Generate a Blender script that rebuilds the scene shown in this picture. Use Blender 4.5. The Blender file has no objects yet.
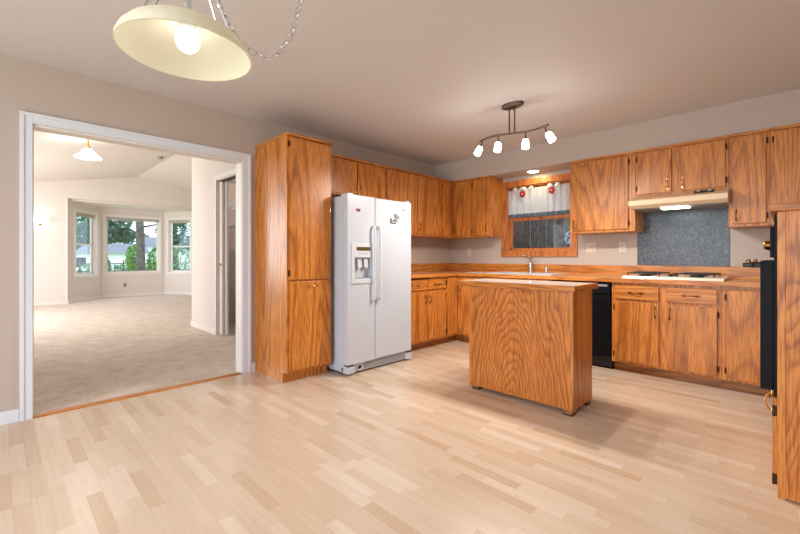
import bpy, bmesh, math, random
from mathutils import Vector, Matrix
random.seed(7)
SC = bpy.context.scene
COL = SC.collection
PI = math.pi
# ------------------------------------------------------------------ camera
cam = bpy.data.objects.new('camera', bpy.data.cameras.new('camera'))
COL.objects.link(cam)
cam.location = (3.69, 0.0, 1.10)
cam.rotation_euler = (PI/2, 0, math.radians(44.6))
cam.data.sensor_width = 36
cam.data.lens = 36*395/800
cam.data.shift_y = -9.5/800
cam.data.clip_start = 0.05
SC.camera = cam
# ------------------------------------------------------------------ world and exposure
wd = bpy.data.worlds.new('sky'); SC.world = wd; wd.use_nodes = True
bg = wd.node_tree.nodes['Background']
bg.inputs[0].default_value = (0.72, 0.84, 1.0, 1)
bg.inputs[1].default_value = 3.6
SC.view_settings.view_transform = 'Standard'
SC.view_settings.look = 'None'
SC.view_settings.gamma = 1
SC.view_settings.use_curve_mapping = False
SC.view_settings.exposure = -0.05

def area(name, loc, aim, sx, sy, power, col):
    l = bpy.data.lights.new(name, 'AREA'); l.shape = 'RECTANGLE'; l.size = sx; l.size_y = sy
    l.energy = power; l.color = col
    o = bpy.data.objects.new(name, l); COL.objects.link(o); o.location = loc
    o.rotation_euler = Vector(aim).to_track_quat('-Z', 'Y').to_euler()
    return o
# fill lamps added out of view: behind camera, at right wall, in living room
area('rear_fill', (2.4, -2.56, 1.35), (0.35, 1, 0.04), 3.2, 2.0, 98, (0.97, 0.985, 1.0))  # soft frontal fill, added in an unseen opening
area('side_fill', (4.86, -1.0, 1.4), (-1, 0.15, 0), 1.8, 1.4, 16, (0.97, 0.985, 1.0))  # added fill; the right wall has no window
area('living_fill', (-5.6, -1.44, 1.5), (0, 1, 0.05), 3.2, 1.8, 165, (0.98, 0.985, 1.0))  # added to brighten the living room from an unseen side

# ------------------------------------------------------------------ materials
def newmat(name):
    m = bpy.data.materials.new(name); m.use_nodes = True
    return m, m.node_tree, m.node_tree.nodes['Principled BSDF']
def N(nt, typ, **kw):
    n = nt.nodes.new(typ)
    for k, v in kw.items():
        if k.startswith('i_'):
            key = k[2:]
            n.inputs[int(key) if key.isdigit() else key].default_value = v
        else: setattr(n, k, v)
    return n
def L(nt, a, ao, b, bi): nt.links.new(a.outputs[ao], b.inputs[bi])
def srgb(r, g, b):
    f = lambda c: c/12.92 if c <= 0.04045 else ((c+0.055)/1.055)**2.4
    return (f(r/255), f(g/255), f(b/255), 1)
def coords(nt, scale, rnd=True):
    tc = N(nt, 'ShaderNodeTexCoord'); mp = N(nt, 'ShaderNodeMapping'); mp.inputs['Scale'].default_value = scale
    if rnd:
        oi = N(nt, 'ShaderNodeObjectInfo'); cb = N(nt, 'ShaderNodeVectorMath', operation='SCALE')
        cb.inputs[0].default_value = (13.1, 7.7, 5.3); L(nt, oi, 'Random', cb, 'Scale')
        ad = N(nt, 'ShaderNodeVectorMath', operation='ADD')
        L(nt, tc, 'Object', ad, 0); L(nt, cb, 0, ad, 1); L(nt, ad, 0, mp, 'Vector')
    else: L(nt, tc, 'Object', mp, 'Vector')
    return mp
def ramp(nt, stops):
    r = N(nt, 'ShaderNodeValToRGB'); e = r.color_ramp.elements
    e[0].position, e[0].color = stops[0]; e[1].position, e[1].color = stops[-1]
    for p, c in stops[1:-1]:
        x = e.new(p); x.color = c
    return r
def plain(name, col, rough=0.5, metal=0.0, bump=0, bscale=80, var=0.0, coat=0.0):
    m, nt, b = newmat(name)
    mp = coords(nt, (1, 1, 1)); nz = N(nt, 'ShaderNodeTexNoise'); nz.inputs['Scale'].default_value = bscale
    L(nt, mp, 0, nz, 'Vector')
    c2 = tuple(c*(1-var) for c in col[:3])+(1,)
    r = ramp(nt, [(0.35, c2), (0.65, col)]); L(nt, nz, 'Fac', r, 'Fac'); L(nt, r, 0, b, 'Base Color')
    b.inputs['Roughness'].default_value = rough; b.inputs['Metallic'].default_value = metal
    b.inputs['Coat Weight'].default_value = coat
    if bump:
        bp = N(nt, 'ShaderNodeBump'); bp.inputs['Strength'].default_value = bump; bp.inputs['Distance'].default_value = 0.002
        L(nt, nz, 'Fac', bp, 'Height'); L(nt, bp, 0, b, 'Normal')
    return m
def oak(name, axis='z', light=srgb(216, 142, 68), mid=srgb(196, 116, 48), dark=srgb(138, 72, 24), freq=22, arch=0, rough=0.32):
    m, nt, b = newmat(name)
    al = 0.11
    s = {'x': (al, 1, 1), 'y': (1, al, 1), 'z': (1, 1, al)}[axis]
    mp = coords(nt, s)
    n1 = N(nt, 'ShaderNodeTexNoise'); n1.inputs['Scale'].default_value = 2.4; n1.inputs['Detail'].default_value = 1.2
    n1.inputs['Roughness'].default_value = 0.4; n1.inputs['Distortion'].default_value = 0.25
    L(nt, mp, 0, n1, 'Vector')
    mu = N(nt, 'ShaderNodeMath', operation='MULTIPLY'); mu.inputs[1].default_value = freq; L(nt, n1, 'Fac', mu, 0)
    src = mu
    if arch:
        tc = N(nt, 'ShaderNodeTexCoord'); sx = N(nt, 'ShaderNodeSeparateXYZ'); L(nt, tc, 'Object', sx, 0)
        def M(op, a_, b_=None):
            n = N(nt, 'ShaderNodeMath', operation=op)
            for i, q_ in enumerate((a_, b_)):
                if q_ is None: continue
                if isinstance(q_, (int, float)): n.inputs[i].default_value = q_
                else: nt.links.new(q_, n.inputs[i])
            return n.outputs[0]
        X = M('ADD', sx.outputs['X'], 0.03); X2 = M('MULTIPLY', X, X)
        gg = M('DIVIDE', 1.0, M('ADD', 1.0, M('MULTIPLY', X2, 20.0)))
        qq = M('SQRT', M('ADD', X2, 0.0012))
        cen = M('MULTIPLY', M('MULTIPLY', M('SUBTRACT', sx.outputs['Z'], 0.97), gg), float(arch))
        mpn = coords(nt, (1, 1, 0.35)); nn = N(nt, 'ShaderNodeTexNoise'); nn.inputs['Scale'].default_value = 5.5; nn.inputs['Detail'].default_value = 2.0
        L(nt, mpn, 0, nn, 'Vector')
        tot = M('ADD', M('ADD', cen, M('MULTIPLY', qq, 14.0)), M('MULTIPLY', nn.outputs['Fac'], float(freq)))
        src = N(nt, 'ShaderNodeMath', operation='ADD'); nt.links.new(tot, src.inputs[0]); src.inputs[1].default_value = 0.0
    fr = N(nt, 'ShaderNodeMath', operation='FRACT'); L(nt, src, 0, fr, 0)
    r = ramp(nt, [(0.0, dark), (0.14, mid), (0.42, light), (0.80, light), (1.0, dark)])
    r.color_ramp.elements[1].color = tuple((a*0.75+c*0.25) for a, c in zip(mid, dark))
    L(nt, fr, 0, r, 'Fac')
    # fine pores
    mp2 = coords(nt, tuple(1 if v == 1 else 0.05 for v in s))
    n2 = N(nt, 'ShaderNodeTexNoise'); n2.inputs['Scale'].default_value = 150; n2.inputs['Detail'].default_value = 2
    L(nt, mp2, 0, n2, 'Vector')
    r2 = ramp(nt, [(0.38, (0.68, 0.56, 0.42, 1)), (0.54, (1, 1, 1, 1))]); L(nt, n2, 'Fac', r2, 'Fac')
    n3 = N(nt, 'ShaderNodeTexNoise'); n3.inputs['Scale'].default_value = 5; L(nt, mp2, 0, n3, 'Vector')
    r3 = ramp(nt, [(0.3, (0.90, 0.87, 0.83, 1)), (0.7, (1.06, 1.05, 1.04, 1))]); L(nt, n3, 'Fac', r3, 'Fac')
    mx = N(nt, 'ShaderNodeMixRGB', blend_type='MIX'); mx.inputs['Fac'].default_value = 0.6
    mx.inputs[1].default_value = light; L(nt, r, 0, mx, 2)
    m1 = N(nt, 'ShaderNodeMixRGB', blend_type='MULTIPLY'); m1.inputs['Fac'].default_value = 1; L(nt, mx, 0, m1, 1); L(nt, r2, 0, m1, 2)
    m2 = N(nt, 'ShaderNodeMixRGB', blend_type='MULTIPLY'); m2.inputs['Fac'].default_value = 1; L(nt, m1, 0, m2, 1); L(nt, r3, 0, m2, 2)
    L(nt, m2, 0, b, 'Base Color')
    b.inputs['Roughness'].default_value = rough
    b.inputs['Coat Weight'].default_value = 0.12; b.inputs['Coat Roughness'].default_value = 0.3; b.inputs['Specular IOR Level'].default_value = 0.35
    bp = N(nt, 'ShaderNodeBump'); bp.inputs['Strength'].default_value = 0.12; bp.inputs['Distance'].default_value = 0.001
    L(nt, n2, 'Fac', bp, 'Height'); L(nt, bp, 0, b, 'Normal')
    return m
def lit(name, col, strength):
    m, nt, b = newmat(name); b.inputs['Base Color'].default_value = (0.9, 0.88, 0.84, 1)
    b.inputs['Emission Color'].default_value = col; b.inputs['Emission Strength'].default_value = strength
    return m
def laminate_floor():
    m, nt, b = newmat('maple_strip_laminate')
    tc = N(nt, 'ShaderNodeTexCoord'); sp = N(nt, 'ShaderNodeSeparateXYZ'); L(nt, tc, 'Object', sp, 0)
    def M(op, a, bv=None, bn=None):
        n = N(nt, 'ShaderNodeMath', operation=op); L(nt, a[0], a[1], n, 0)
        if bn: L(nt, bn[0], bn[1], n, 1)
        elif bv is not None: n.inputs[1].default_value = bv
        return (n, 0)
    yv = M('DIVIDE', (sp, 'Y'), 0.060); row = M('FLOOR', yv)
    wn = N(nt, 'ShaderNodeTexWhiteNoise', noise_dimensions='1D'); L(nt, row[0], 0, wn, 'W')
    xs = M('DIVIDE', (sp, 'X'), 0.40); xo = M('ADD', xs, bn=(M('MULTIPLY', (wn, 'Value'), 9.0)))
    colm = M('FLOOR', xo)
    cmb = N(nt, 'ShaderNodeCombineXYZ'); L(nt, row[0], 0, cmb, 0); L(nt, colm[0], 0, cmb, 1)
    w2 = N(nt, 'ShaderNodeTexWhiteNoise', noise_dimensions='2D'); L(nt, cmb, 0, w2, 'Vector')
    r = ramp(nt, [(0.0, srgb(208, 180, 154)), (0.2, srgb(216, 193, 170)), (0.8, srgb(221, 200, 179)), (1.0, srgb(229, 212, 194))])
    L(nt, w2, 'Value', r, 'Fac')
    # grain streaks
    mp = N(nt, 'ShaderNodeMapping'); mp.inputs['Scale'].default_value = (1.6, 26, 1); L(nt, tc, 'Object', mp, 'Vector')
    ng = N(nt, 'ShaderNodeTexNoise'); ng.inputs['Scale'].default_value = 3; ng.inputs['Detail'].default_value = 4; L(nt, mp, 0, ng, 'Vector')
    rg = ramp(nt, [(0.3, (0.92, 0.90, 0.87, 1)), (0.65, (1, 1, 1, 1))]); L(nt, ng, 'Fac', rg, 'Fac')
    mm = N(nt, 'ShaderNodeMixRGB', blend_type='MULTIPLY'); mm.inputs['Fac'].default_value = 0.8; L(nt, r, 0, mm, 1); L(nt, rg, 0, mm, 2)
    # joints
    fy = M('FRACT', yv); fx = M('FRACT', xo)
    jy = M('LESS_THAN', fy, 0.03); jx = M('LESS_THAN', fx, 0.006); j = M('MAXIMUM', jy, bn=jx)
    mj = N(nt, 'ShaderNodeMixRGB', blend_type='MULTIPLY'); L(nt, mm, 0, mj, 1); mj.inputs[2].default_value = (0.93, 0.89, 0.85, 1); L(nt, j[0], 0, mj, 'Fac')
    L(nt, mj, 0, b, 'Base Color')
    b.inputs['Roughness'].default_value = 0.27
    b.inputs['Specular IOR Level'].default_value = 0.5
    return m
def carpet_mat():
    m, nt, b = newmat('beige_cut_pile_carpet')
    mp = coords(nt, (1, 1, 1), False)
    n = N(nt, 'ShaderNodeTexNoise'); n.inputs['Scale'].default_value = 60; n.inputs['Detail'].default_value = 6; n.inputs['Roughness'].default_value = 0.8
    n2 = N(nt, 'ShaderNodeTexNoise'); n2.inputs['Scale'].default_value = 7; n2.inputs['Detail'].default_value = 3
    L(nt, mp, 0, n, 'Vector'); L(nt, mp, 0, n2, 'Vector')
    mx = N(nt, 'ShaderNodeMixRGB', blend_type='MIX'); mx.inputs['Fac'].default_value = 0.25; L(nt, n, 'Fac', mx, 1); L(nt, n2, 'Fac', mx, 2)
    r = ramp(nt, [(0.34, srgb(180, 160, 140)), (0.5, srgb(216, 200, 184)), (0.66, srgb(240, 230, 219))]); L(nt, mx, 0, r, 'Fac'); L(nt, r, 0, b, 'Base Color')
    b.inputs['Roughness'].default_value = 0.95
    bp = N(nt, 'ShaderNodeBump'); bp.inputs['Strength'].default_value = 0.6; bp.inputs['Distance'].default_value = 0.01
    L(nt, n, 'Fac', bp, 'Height'); L(nt, bp, 0, b, 'Normal')
    return m
def speckle(name, a, bcol, scale=420, rough=0.25):
    m, nt, b = newmat(name)
    mp = coords(nt, (1, 1, 1), False)
    v = N(nt, 'ShaderNodeTexNoise'); v.inputs['Scale'].default_value = scale/3.2; v.inputs['Detail'].default_value = 2; L(nt, mp, 0, v, 'Vector')
    r = ramp(nt, [(0.44, a), (0.70, bcol)]); L(nt, v, 'Fac', r, 'Fac'); L(nt, r, 0, b, 'Base Color')
    b.inputs['Roughness'].default_value = rough
    return m
def clear_glass():
    m = bpy.data.materials.new('window_glass'); m.use_nodes = True; nt = m.node_tree
    nt.nodes.remove(nt.nodes['Principled BSDF']); out = nt.nodes['Material Output']
    t = N(nt, 'ShaderNodeBsdfTransparent'); t.inputs[0].default_value = (0.96, 0.98, 0.98, 1)
    g = N(nt, 'ShaderNodeBsdfGlossy'); g.inputs['Roughness'].default_value = 0.02
    lw = N(nt, 'ShaderNodeLayerWeight'); lw.inputs[0].default_value = 0.5
    pw = N(nt, 'ShaderNodeMath', operation='POWER'); pw.inputs[1].default_value = 5; L(nt, lw, 'Facing', pw, 0)
    fr = N(nt, 'ShaderNodeMath', operation='MULTIPLY_ADD'); fr.inputs[1].default_value = 0.7; fr.inputs[2].default_value = 0.04; L(nt, pw, 0, fr, 0)
    mx = N(nt, 'ShaderNodeMixShader'); L(nt, fr, 0, mx, 0); L(nt, t, 0, mx, 1); L(nt, g, 0, mx, 2); L(nt, mx, 0, out, 'Surface')
    return m
def sheer(name, col, fac):
    m = bpy.data.materials.new(name); m.use_nodes = True; nt = m.node_tree
    nt.nodes.remove(nt.nodes['Principled BSDF']); out = nt.nodes['Material Output']
    t = N(nt, 'ShaderNodeBsdfTranslucent'); t.inputs[0].default_value = col
    d = N(nt, 'ShaderNodeBsdfDiffuse'); d.inputs[0].default_value = col
    mx = N(nt, 'ShaderNodeMixShader'); mx.inputs[0].default_value = fac; L(nt, d, 0, mx, 1); L(nt, t, 0, mx, 2)
    L(nt, mx, 0, out, 'Surface')
    return m
def leaf(name, a, b_, scale=6):
    m, nt, b = newmat(name)
    mp = coords(nt, (1, 1, 1), False)
    v = N(nt, 'ShaderNodeTexNoise'); v.inputs['Scale'].default_value = scale; v.inputs['Detail'].default_value = 3; L(nt, mp, 0, v, 'Vector')
    r = ramp(nt, [(0.35, a), (0.65, b_)]); L(nt, v, 'Fac', r, 'Fac'); L(nt, r, 0, b, 'Base Color'); b.inputs['Roughness'].default_value = 0.7
    return m

MAT = dict(
    wall=plain('greige_wall_paint', srgb(192, 177, 168), 0.75, bump=0.15, bscale=120, var=0.02),
    ceil=plain('greige_ceiling_paint', srgb(216, 212, 213), 0.6, bump=0.25, bscale=60, var=0.03),
    lwall=plain('warm_white_wall_paint', srgb(228, 217, 209), 0.75, bump=0.1, bscale=120, var=0.02),
    trim=plain('white_trim_paint', srgb(224, 230, 240), 0.4, var=0.01),
    ltrim=plain('soft_white_trim_paint', srgb(236, 230, 224), 0.45, var=0.01),
    floor=laminate_floor(), carpet=carpet_mat(),
    oz=oak('oak_vertical_grain', 'z'), ox=oak('oak_grain_along_x', 'x'), oy=oak('oak_grain_along_y', 'y'),
    oisl=oak('oak_island_plywood', 'z', srgb(212, 136, 66), srgb(186, 108, 46), srgb(134, 68, 24), freq=6, arch=13),
    owin=oak('window_oak', 'z', srgb(206, 130, 74), srgb(190, 112, 60), srgb(146, 80, 40)),
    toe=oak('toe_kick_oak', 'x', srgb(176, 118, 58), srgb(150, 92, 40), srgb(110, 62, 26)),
    white=plain('white_appliance_enamel', srgb(196, 202, 213), 0.28, var=0.01, coat=0.2),
    wplast=plain('white_plastic', srgb(204, 208, 216), 0.4, var=0.01),
    grayp=plain('grey_plastic', srgb(150, 150, 152), 0.5, var=0.03),
    black=plain('black_gloss_enamel', srgb(12, 12, 20), 0.5, var=0.1, coat=0.0),
    iron=plain('matt_black_iron', srgb(24, 22, 22), 0.5, var=0.2),
    brass=plain('aged_brass', srgb(128, 90, 46), 0.3, 1.0, var=0.25),
    pale_brass=plain('polished_brass', srgb(222, 180, 110), 0.22, 1.0, var=0.1),
    hinge=plain('dark_bronze', srgb(66, 44, 28), 0.4, 0.8, var=0.2),
    chrome=plain('chrome', srgb(215, 218, 222), 0.12, 1.0, var=0.04),
    nickel=plain('brushed_bronze_nickel', srgb(112, 98, 90), 0.35, 0.9, var=0.1),
    ctop=speckle('tan_laminate_worktop', srgb(196, 146, 100), srgb(214, 168, 124), 300, 0.22),
    itop=speckle('pale_grey_laminate', srgb(186, 180, 176), srgb(194, 188, 184), 300, 0.14),
    splash=speckle('speckled_slate_laminate', srgb(12, 14, 22), srgb(112, 115, 126), 400, 0.3),
    almond=plain('almond_enamel', srgb(226, 196, 160), 0.3, var=0.02, coat=0.2),
    cream=plain('cream_enamel', srgb(238, 226, 208), 0.25, var=0.02, coat=0.2),
    ivory=plain('ivory_outlet_plastic', srgb(214, 198, 174), 0.4, var=0.02),
    glass=clear_glass(),
    olive=plain('olive_display', srgb(92, 74, 38), 0.2, var=0.1),
    red=plain('red_felt', srgb(168, 24, 40), 0.7, var=0.3, bscale=60),
    fence=oak('weathered_fence_wood', 'z', srgb(124, 118, 116), srgb(98, 92, 90), srgb(52, 48, 48), 9, 0.9),
    grass=leaf('lawn_green', srgb(110, 150, 84), srgb(170, 196, 130), 3),
    conifer=leaf('conifer_green', srgb(46, 82, 66), srgb(108, 142, 118)),
    bush=leaf('bright_bush_green', srgb(70, 120, 44), srgb(140, 186, 84)),
    pale=leaf('pale_shrub_green', srgb(96, 128, 96), srgb(176, 200, 168)),
    bark=leaf('grey_brown_bark', srgb(58, 50, 46), srgb(112, 100, 92), 9),
    stucco=plain('white_house_siding', srgb(236, 236, 236), 0.8, var=0.03),
    roof=plain('grey_roof_shingle', srgb(120, 122, 128), 0.9, var=0.2),
    bulb=lit('lit_bulb', (1, 0.97, 0.90, 1), 8),
    frost=lit('lit_frosted_glass', (1, 0.95, 0.87, 1), 30),
    lshade=lit('lit_alabaster_glass', (1, 0.93, 0.84, 1), 16),
    recess=lit('lit_recessed_lens', (1, 0.88, 0.55, 1), 90),
    closet=lit('lit_closet_dome', (1, 0.93, 0.84, 1), 110),
    sconce=lit('lit_sconce_bowl', (1, 0.93, 0.84, 1), 6),
    hoodl=lit('lit_hood_lens', (0.72, 1.0, 0.92, 1), 16),
    valance=sheer('sheer_white_voile', (0.86, 0.86, 0.9, 1), 0.55),
    trimblue=plain('blue_grey_hem_lace', srgb(104, 126, 152), 0.8, var=0.5, bscale=90),
    shade=sheer('cream_glass_shade', srgb(240, 238, 222), 0.4),
    blind=plain('pale_blind_fabric', srgb(196, 190, 178), 0.7, var=0.05),
    plate=speckle('blue_white_plate_glaze', srgb(44, 84, 128), srgb(224, 234, 240), 60, 0.2),
    rubber=plain('black_rubber', srgb(30, 28, 26), 0.8),
)
MAT['black'].node_tree.nodes['Principled BSDF'].inputs['Specular IOR Level'].default_value = 0.15

# ------------------------------------------------------------------ geometry helpers
IDENT = lambda x, y, z: (x, y, z)
class G:
    """collects shapes; build() links them as one mesh object"""
    def __init__(s, mp=IDENT): s.bm = bmesh.new(); s.mp = mp
    def v(s, p): return s.bm.verts.new(s.mp(*p))
    def box(s, a0, a1, b0, b1, c0, c1, bev=0.0):
        ps = [(a, b, c) for a in (a0, a1) for b in (b0, b1) for c in (c0, c1)]
        vs = [s.v(p) for p in ps]
        fs = [s.bm.faces.new([vs[i] for i in q]) for q in ((0,1,3,2),(4,6,7,5),(0,4,5,1),(2,3,7,6),(0,2,6,4),(1,5,7,3))]
        if bev > 0:
            es = list({e for f in fs for e in f.edges})
            bmesh.ops.bevel(s.bm, geom=es, offset=bev, segments=2, affect='EDGES', profile=0.6)
        return s
    def prism(s, pts, w0, w1, order='uw'):
        """pts: polygon in (b,c); extruded along a from w0 to w1"""
        A = [s.v((w0, p[0], p[1])) for p in pts]; Bv = [s.v((w1, p[0], p[1])) for p in pts]
        n = len(pts); s.bm.faces.new(A); s.bm.faces.new(Bv[::-1])
        for i in range(n): s.bm.faces.new((A[i], Bv[i], Bv[(i+1) % n], A[(i+1) % n]))
        return s
    def tube(s, path, r, seg=8, caps=True):
        P = [Vector(s.mp(*p)) for p in path]; rs = r if isinstance(r, (list, tuple)) else [r]*len(P)
        rings = []; up = None
        for i, p in enumerate(P):
            d = (P[min(i+1, len(P)-1)]-P[max(i-1, 0)]).normalized()
            if up is None: up = Vector((0, 0, 1)) if abs(d.z) < 0.9 else Vector((1, 0, 0))
            x = d.cross(up).normalized(); y = x.cross(d).normalized(); up = y
            rings.append([s.bm.verts.new(p+rs[i]*(math.cos(2*PI*k/seg)*x+math.sin(2*PI*k/seg)*y)) for k in range(seg)])
        for a, b in zip(rings, rings[1:]):
            for k in range(seg): s.bm.faces.new((a[k], a[(k+1) % seg], b[(k+1) % seg], b[k]))
        if caps: s.bm.faces.new(rings[0][::-1]); s.bm.faces.new(rings[-1])
        return s
    def lathe(s, prof, c, seg=32, axis=(0, 0, 1), sx=1.0, sy=1.0):
        """prof: (radius, height) list about an axis through world point c"""
        c = Vector(s.mp(*c)); q = Vector((0, 0, 1)).rotation_difference(Vector(axis))
        rings = []
        for r, h in prof:
            rings.append([s.bm.verts.new(c+q @ Vector((sx*r*math.cos(2*PI*k/seg), sy*r*math.sin(2*PI*k/seg), h))) for k in range(seg)] if r > 1e-5
                         else [s.bm.verts.new(c+q @ Vector((0, 0, h)))])
        for a, b in zip(rings, rings[1:]):
            for k in range(seg):
                k2 = (k+1) % seg
                if len(a) == 1 and len(b) == 1: continue
                if len(a) == 1: s.bm.faces.new((a[0], b[k2], b[k]))
                elif len(b) == 1: s.bm.faces.new((a[k], a[k2], b[0]))
                else: s.bm.faces.new((a[k], a[k2], b[k2], b[k]))
        return s
    def torus(s, c, R, r, q, stretch=1.0, S=12, T=6):
        c = Vector(c); rings = []
        for i in range(S):
            a = 2*PI*i/S; ctr = Vector((R*stretch*math.cos(a), R*math.sin(a), 0)); o = Vector((math.cos(a), math.sin(a), 0))
            rings.append([s.bm.verts.new(c+q @ (ctr+r*(math.cos(2*PI*k/T)*o+Vector((0, 0, math.sin(2*PI*k/T)))))) for k in range(T)])
        for i in range(S):
            a, b = rings[i], rings[(i+1) % S]
            for k in range(T): s.bm.faces.new((a[k], b[k], b[(k+1) % T], a[(k+1) % T]))
        return s
    def build(s, name, mat, parent=None, smooth=False, kind=None, solid=0, label=None):
        bmesh.ops.recalc_face_normals(s.bm, faces=s.bm.faces[:])
        if parent is None:
            xs = [v.co for v in s.bm.verts]
            org = Vector(((min(v.x for v in xs)+max(v.x for v in xs))/2, (min(v.y for v in xs)+max(v.y for v in xs))/2, min(v.z for v in xs)))
        else: org = Vector(parent['_w'])
        for v in s.bm.verts: v.co -= org
        me = bpy.data.meshes.new(name); s.bm.to_mesh(me); s.bm.free(); me.materials.append(mat)
        if smooth:
            for p in me.polygons: p.use_smooth = True
            try: me.set_sharp_from_angle(angle=math.radians(35))
            except Exception: pass
        o = bpy.data.objects.new(name, me); COL.objects.link(o)
        o['_w'] = tuple(org)
        if parent is None: o.location = org
        else: o.parent = parent
        if solid:
            md = o.modifiers.new('thick', 'SOLIDIFY'); md.thickness = solid; md.offset = 0
        if kind: o['kind'] = kind
        if label: o['label'] = label
        return o
def thing(name, label, cat, loc, group=None):
    o = bpy.data.objects.new(name, None); COL.objects.link(o); o.location = loc; o['_w'] = tuple(loc)
    o.empty_display_size = 0.1; o['label'] = label; o['category'] = cat
    if group: o['group'] = group
    return o
def tag(o, label, cat, group=None, kind=None):
    o['label'] = label; o['category'] = cat
    if group: o['group'] = group
    if kind: o['kind'] = kind
    return o
def struct(g, name, mat): return g.build(name, mat, kind='structure')
def seg_map(A, B):
    A = Vector((A[0], A[1])); B = Vector((B[0], B[1])); e = (B-A).normalized(); n = Vector((e.y, -e.x))   # n = right of A->B
    return (lambda s, t, z: (A.x+e.x*s+n.x*t, A.y+e.y*s+n.y*t, z)), (B-A).length

# ------------------------------------------------------------------ setting: kitchen and dining room
H = 2.44; YB = 4.80; SD = 0.33
struct(G().box(-0.02, 4.92, -2.72, 4.96, -0.10, 0.0), 'floor', MAT['floor'])
cb = G().box(-0.12, 4.92, -2.72, 4.96, H, H+0.10)
struct(cb, 'ceiling', MAT['ceil'])
w = G()
w.box(-0.12, 0, -2.72, 0.16, 0, H); w.box(-0.12, 0, 1.61, 4.96, 0, H); w.box(-0.12, 0, 0.16, 1.61, 2.015, H)
struct(w, 'wall_left', MAT['wall'])
# back wall with window hole x 0.985-1.86, z 1.17-2.03
WX0, WX1, WZ0, WZ1 = 0.978, 1.835, 1.185, 2.035
w = G()
w.box(0, WX0, YB, YB+0.14, 0, H); w.box(WX1, 4.92, YB, YB+0.14, 0, H)
w.box(WX0, WX1, YB, YB+0.14, 0, WZ0); w.box(WX0, WX1, YB, YB+0.14, WZ1, H)
struct(w, 'wall_back', MAT['wall'])
struct(G().box(0.0, 4.80, YB-SD+0.0, YB, 2.165, H), 'wall_soffit', MAT['wall'])
w = G(); w.box(4.80, 4.92, -2.72, 4.94, 0, H); struct(w, 'wall_right', MAT['wall'])
w = G(); w.box(0, 0.7, -2.72, -2.60, 0, H); w.box(4.1, 4.8, -2.72, -2.60, 0, H); w.box(0.7, 4.1, -2.72, -2.60, 2.4, H)
w.box(0.7, 4.1, -2.72, -2.60, 0, 0.02); struct(w, 'wall_front', MAT['wall'])
g = G()
for x0 in (0.7, 2.37): g.box(x0, x0+0.06, -2.70, -2.62, 0.02, 2.4); g.box(x0+1.66, x0+1.73, -2.70, -2.62, 0.02, 2.4); g.box(x0, x0+1.72, -2.70, -2.62, 2.34, 2.4); g.box(x0, x0+1.72, -2.70, -2.62, 0.02, 0.09)
struct(g, 'added_patio_frame', MAT['trim'])  # unseen sliding door frame, added to go with the rear fill lamp
# doorway casing, jamb, threshold
g = G()
def casing(g, y0, y1, z0, z1): g.box(0, 0.018, y0, y1, z0, z1, 0.003)
g.box(0, 0.016, 0.095, 0.16, 0, 2.085, 0.003); g.box(0.014, 0.022, 0.095, 0.118, 0, 2.085, 0.003)
g.box(0, 0.016, 1.61, 1.695, 0, 2.085, 0.003); g.box(0.014, 0.022, 1.670, 1.695, 0, 2.085, 0.003)
g.box(0, 0.0158, 0.159, 1.611, 2.015, 2.0848, 0.003); g.box(0.014, 0.0221, 0.0945, 1.6955, 2.062, 2.0855, 0.003)
g.box(-0.136, -0.12, 0.09, 0.16, 0, 2.08); g.box(-0.136, -0.12, 1.61, 1.68, 0, 2.08); g.box(-0.136, -0.12, 0.09, 1.68, 2.015, 2.08)
struct(g, 'trim_1', MAT['trim'])
g = G(); g.box(-0.12, 0, 0.15, 0.165, 0, 2.015); g.box(-0.12, 0, 1.605, 1.62, 0, 2.015); g.box(-0.12, 0, 0.15, 1.62, 2.0, 2.02)
struct(g, 'trim_2', MAT['ltrim'])
g = G(lambda a, b, c: (b, a, c)); g.prism([(-0.062, 0), (-0.05, 0.009), (0.0, 0.009), (0.012, 0)], 0.166, 1.604)
struct(g, 'trim_3', MAT['oy'])
g = G(); g.box(0, 0.014, -2.6, 0.094, 0, 0.085, 0.003); g.box(0, 0.014, 1.696, 1.738, 0, 0.085, 0.003)
struct(g, 'baseboard_left', MAT['trim'])

# ------------------------------------------------------------------ setting: living room
struct(G().box(-9.9, -0.02, -1.6, 6.6, -0.10, 0.002), 'floor_carpet', MAT['carpet'])
FX = -8.5; RY = 2.53; RZ = 3.215
def vz(y): return RZ-0.205*(RY-y) if y < RY else RZ-0.160*(y-RY)
g = G(lambda a, b, c: (a, b, c))
g.prism([(-1.6, vz(-1.6)), (RY, RZ), (6.6, vz(6.6)), (6.6, 3.6), (-1.6, 3.6)], FX-0.12, -0.12)
struct(g, 'ceiling_living', MAT['lwall'])
BA = (FX, 1.142); BB = (-9.6, 1.95); BC = (-9.6, 3.46); BD = (FX, 4.27)
g = G(lambda a, b, c: (a, b, c))
g.box(FX-0.12, FX, -1.6, 1.142, 0, 3.6); g.box(FX-0.12, FX, 4.27, 6.6, 0, 3.6); g.box(FX-0.12, FX, 1.142, 4.27, 2.51, 3.6)
struct(g, 'wall_far', MAT['lwall'])
# bay roof / soffit
g = G(lambda a, b, c: (b, c, a))
g.prism([(FX-0.11, 1.10), (-9.75, 1.9), (-9.75, 3.52), (FX-0.11, 4.32)], 2.47, 2.60)
struct(g, 'ceiling_bay', MAT['lwall'])
def hole_wall(A, B, s0, s1, z0, z1, ztop, name):
    mp, ln = seg_map(A, B); g = G(mp); t0, t1 = -0.14, 0.0   # room side is t=0 after flip below
    g.box(-0.02, s0, 0, 0.14, 0, ztop); g.box(s1, ln+0.02, 0, 0.14, 0, ztop); g.box(s0, s1, 0, 0.14, 0, z0); g.box(s0, s1, 0, 0.14, z1, ztop)
    return struct(g, name, MAT['lwall'])
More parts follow.
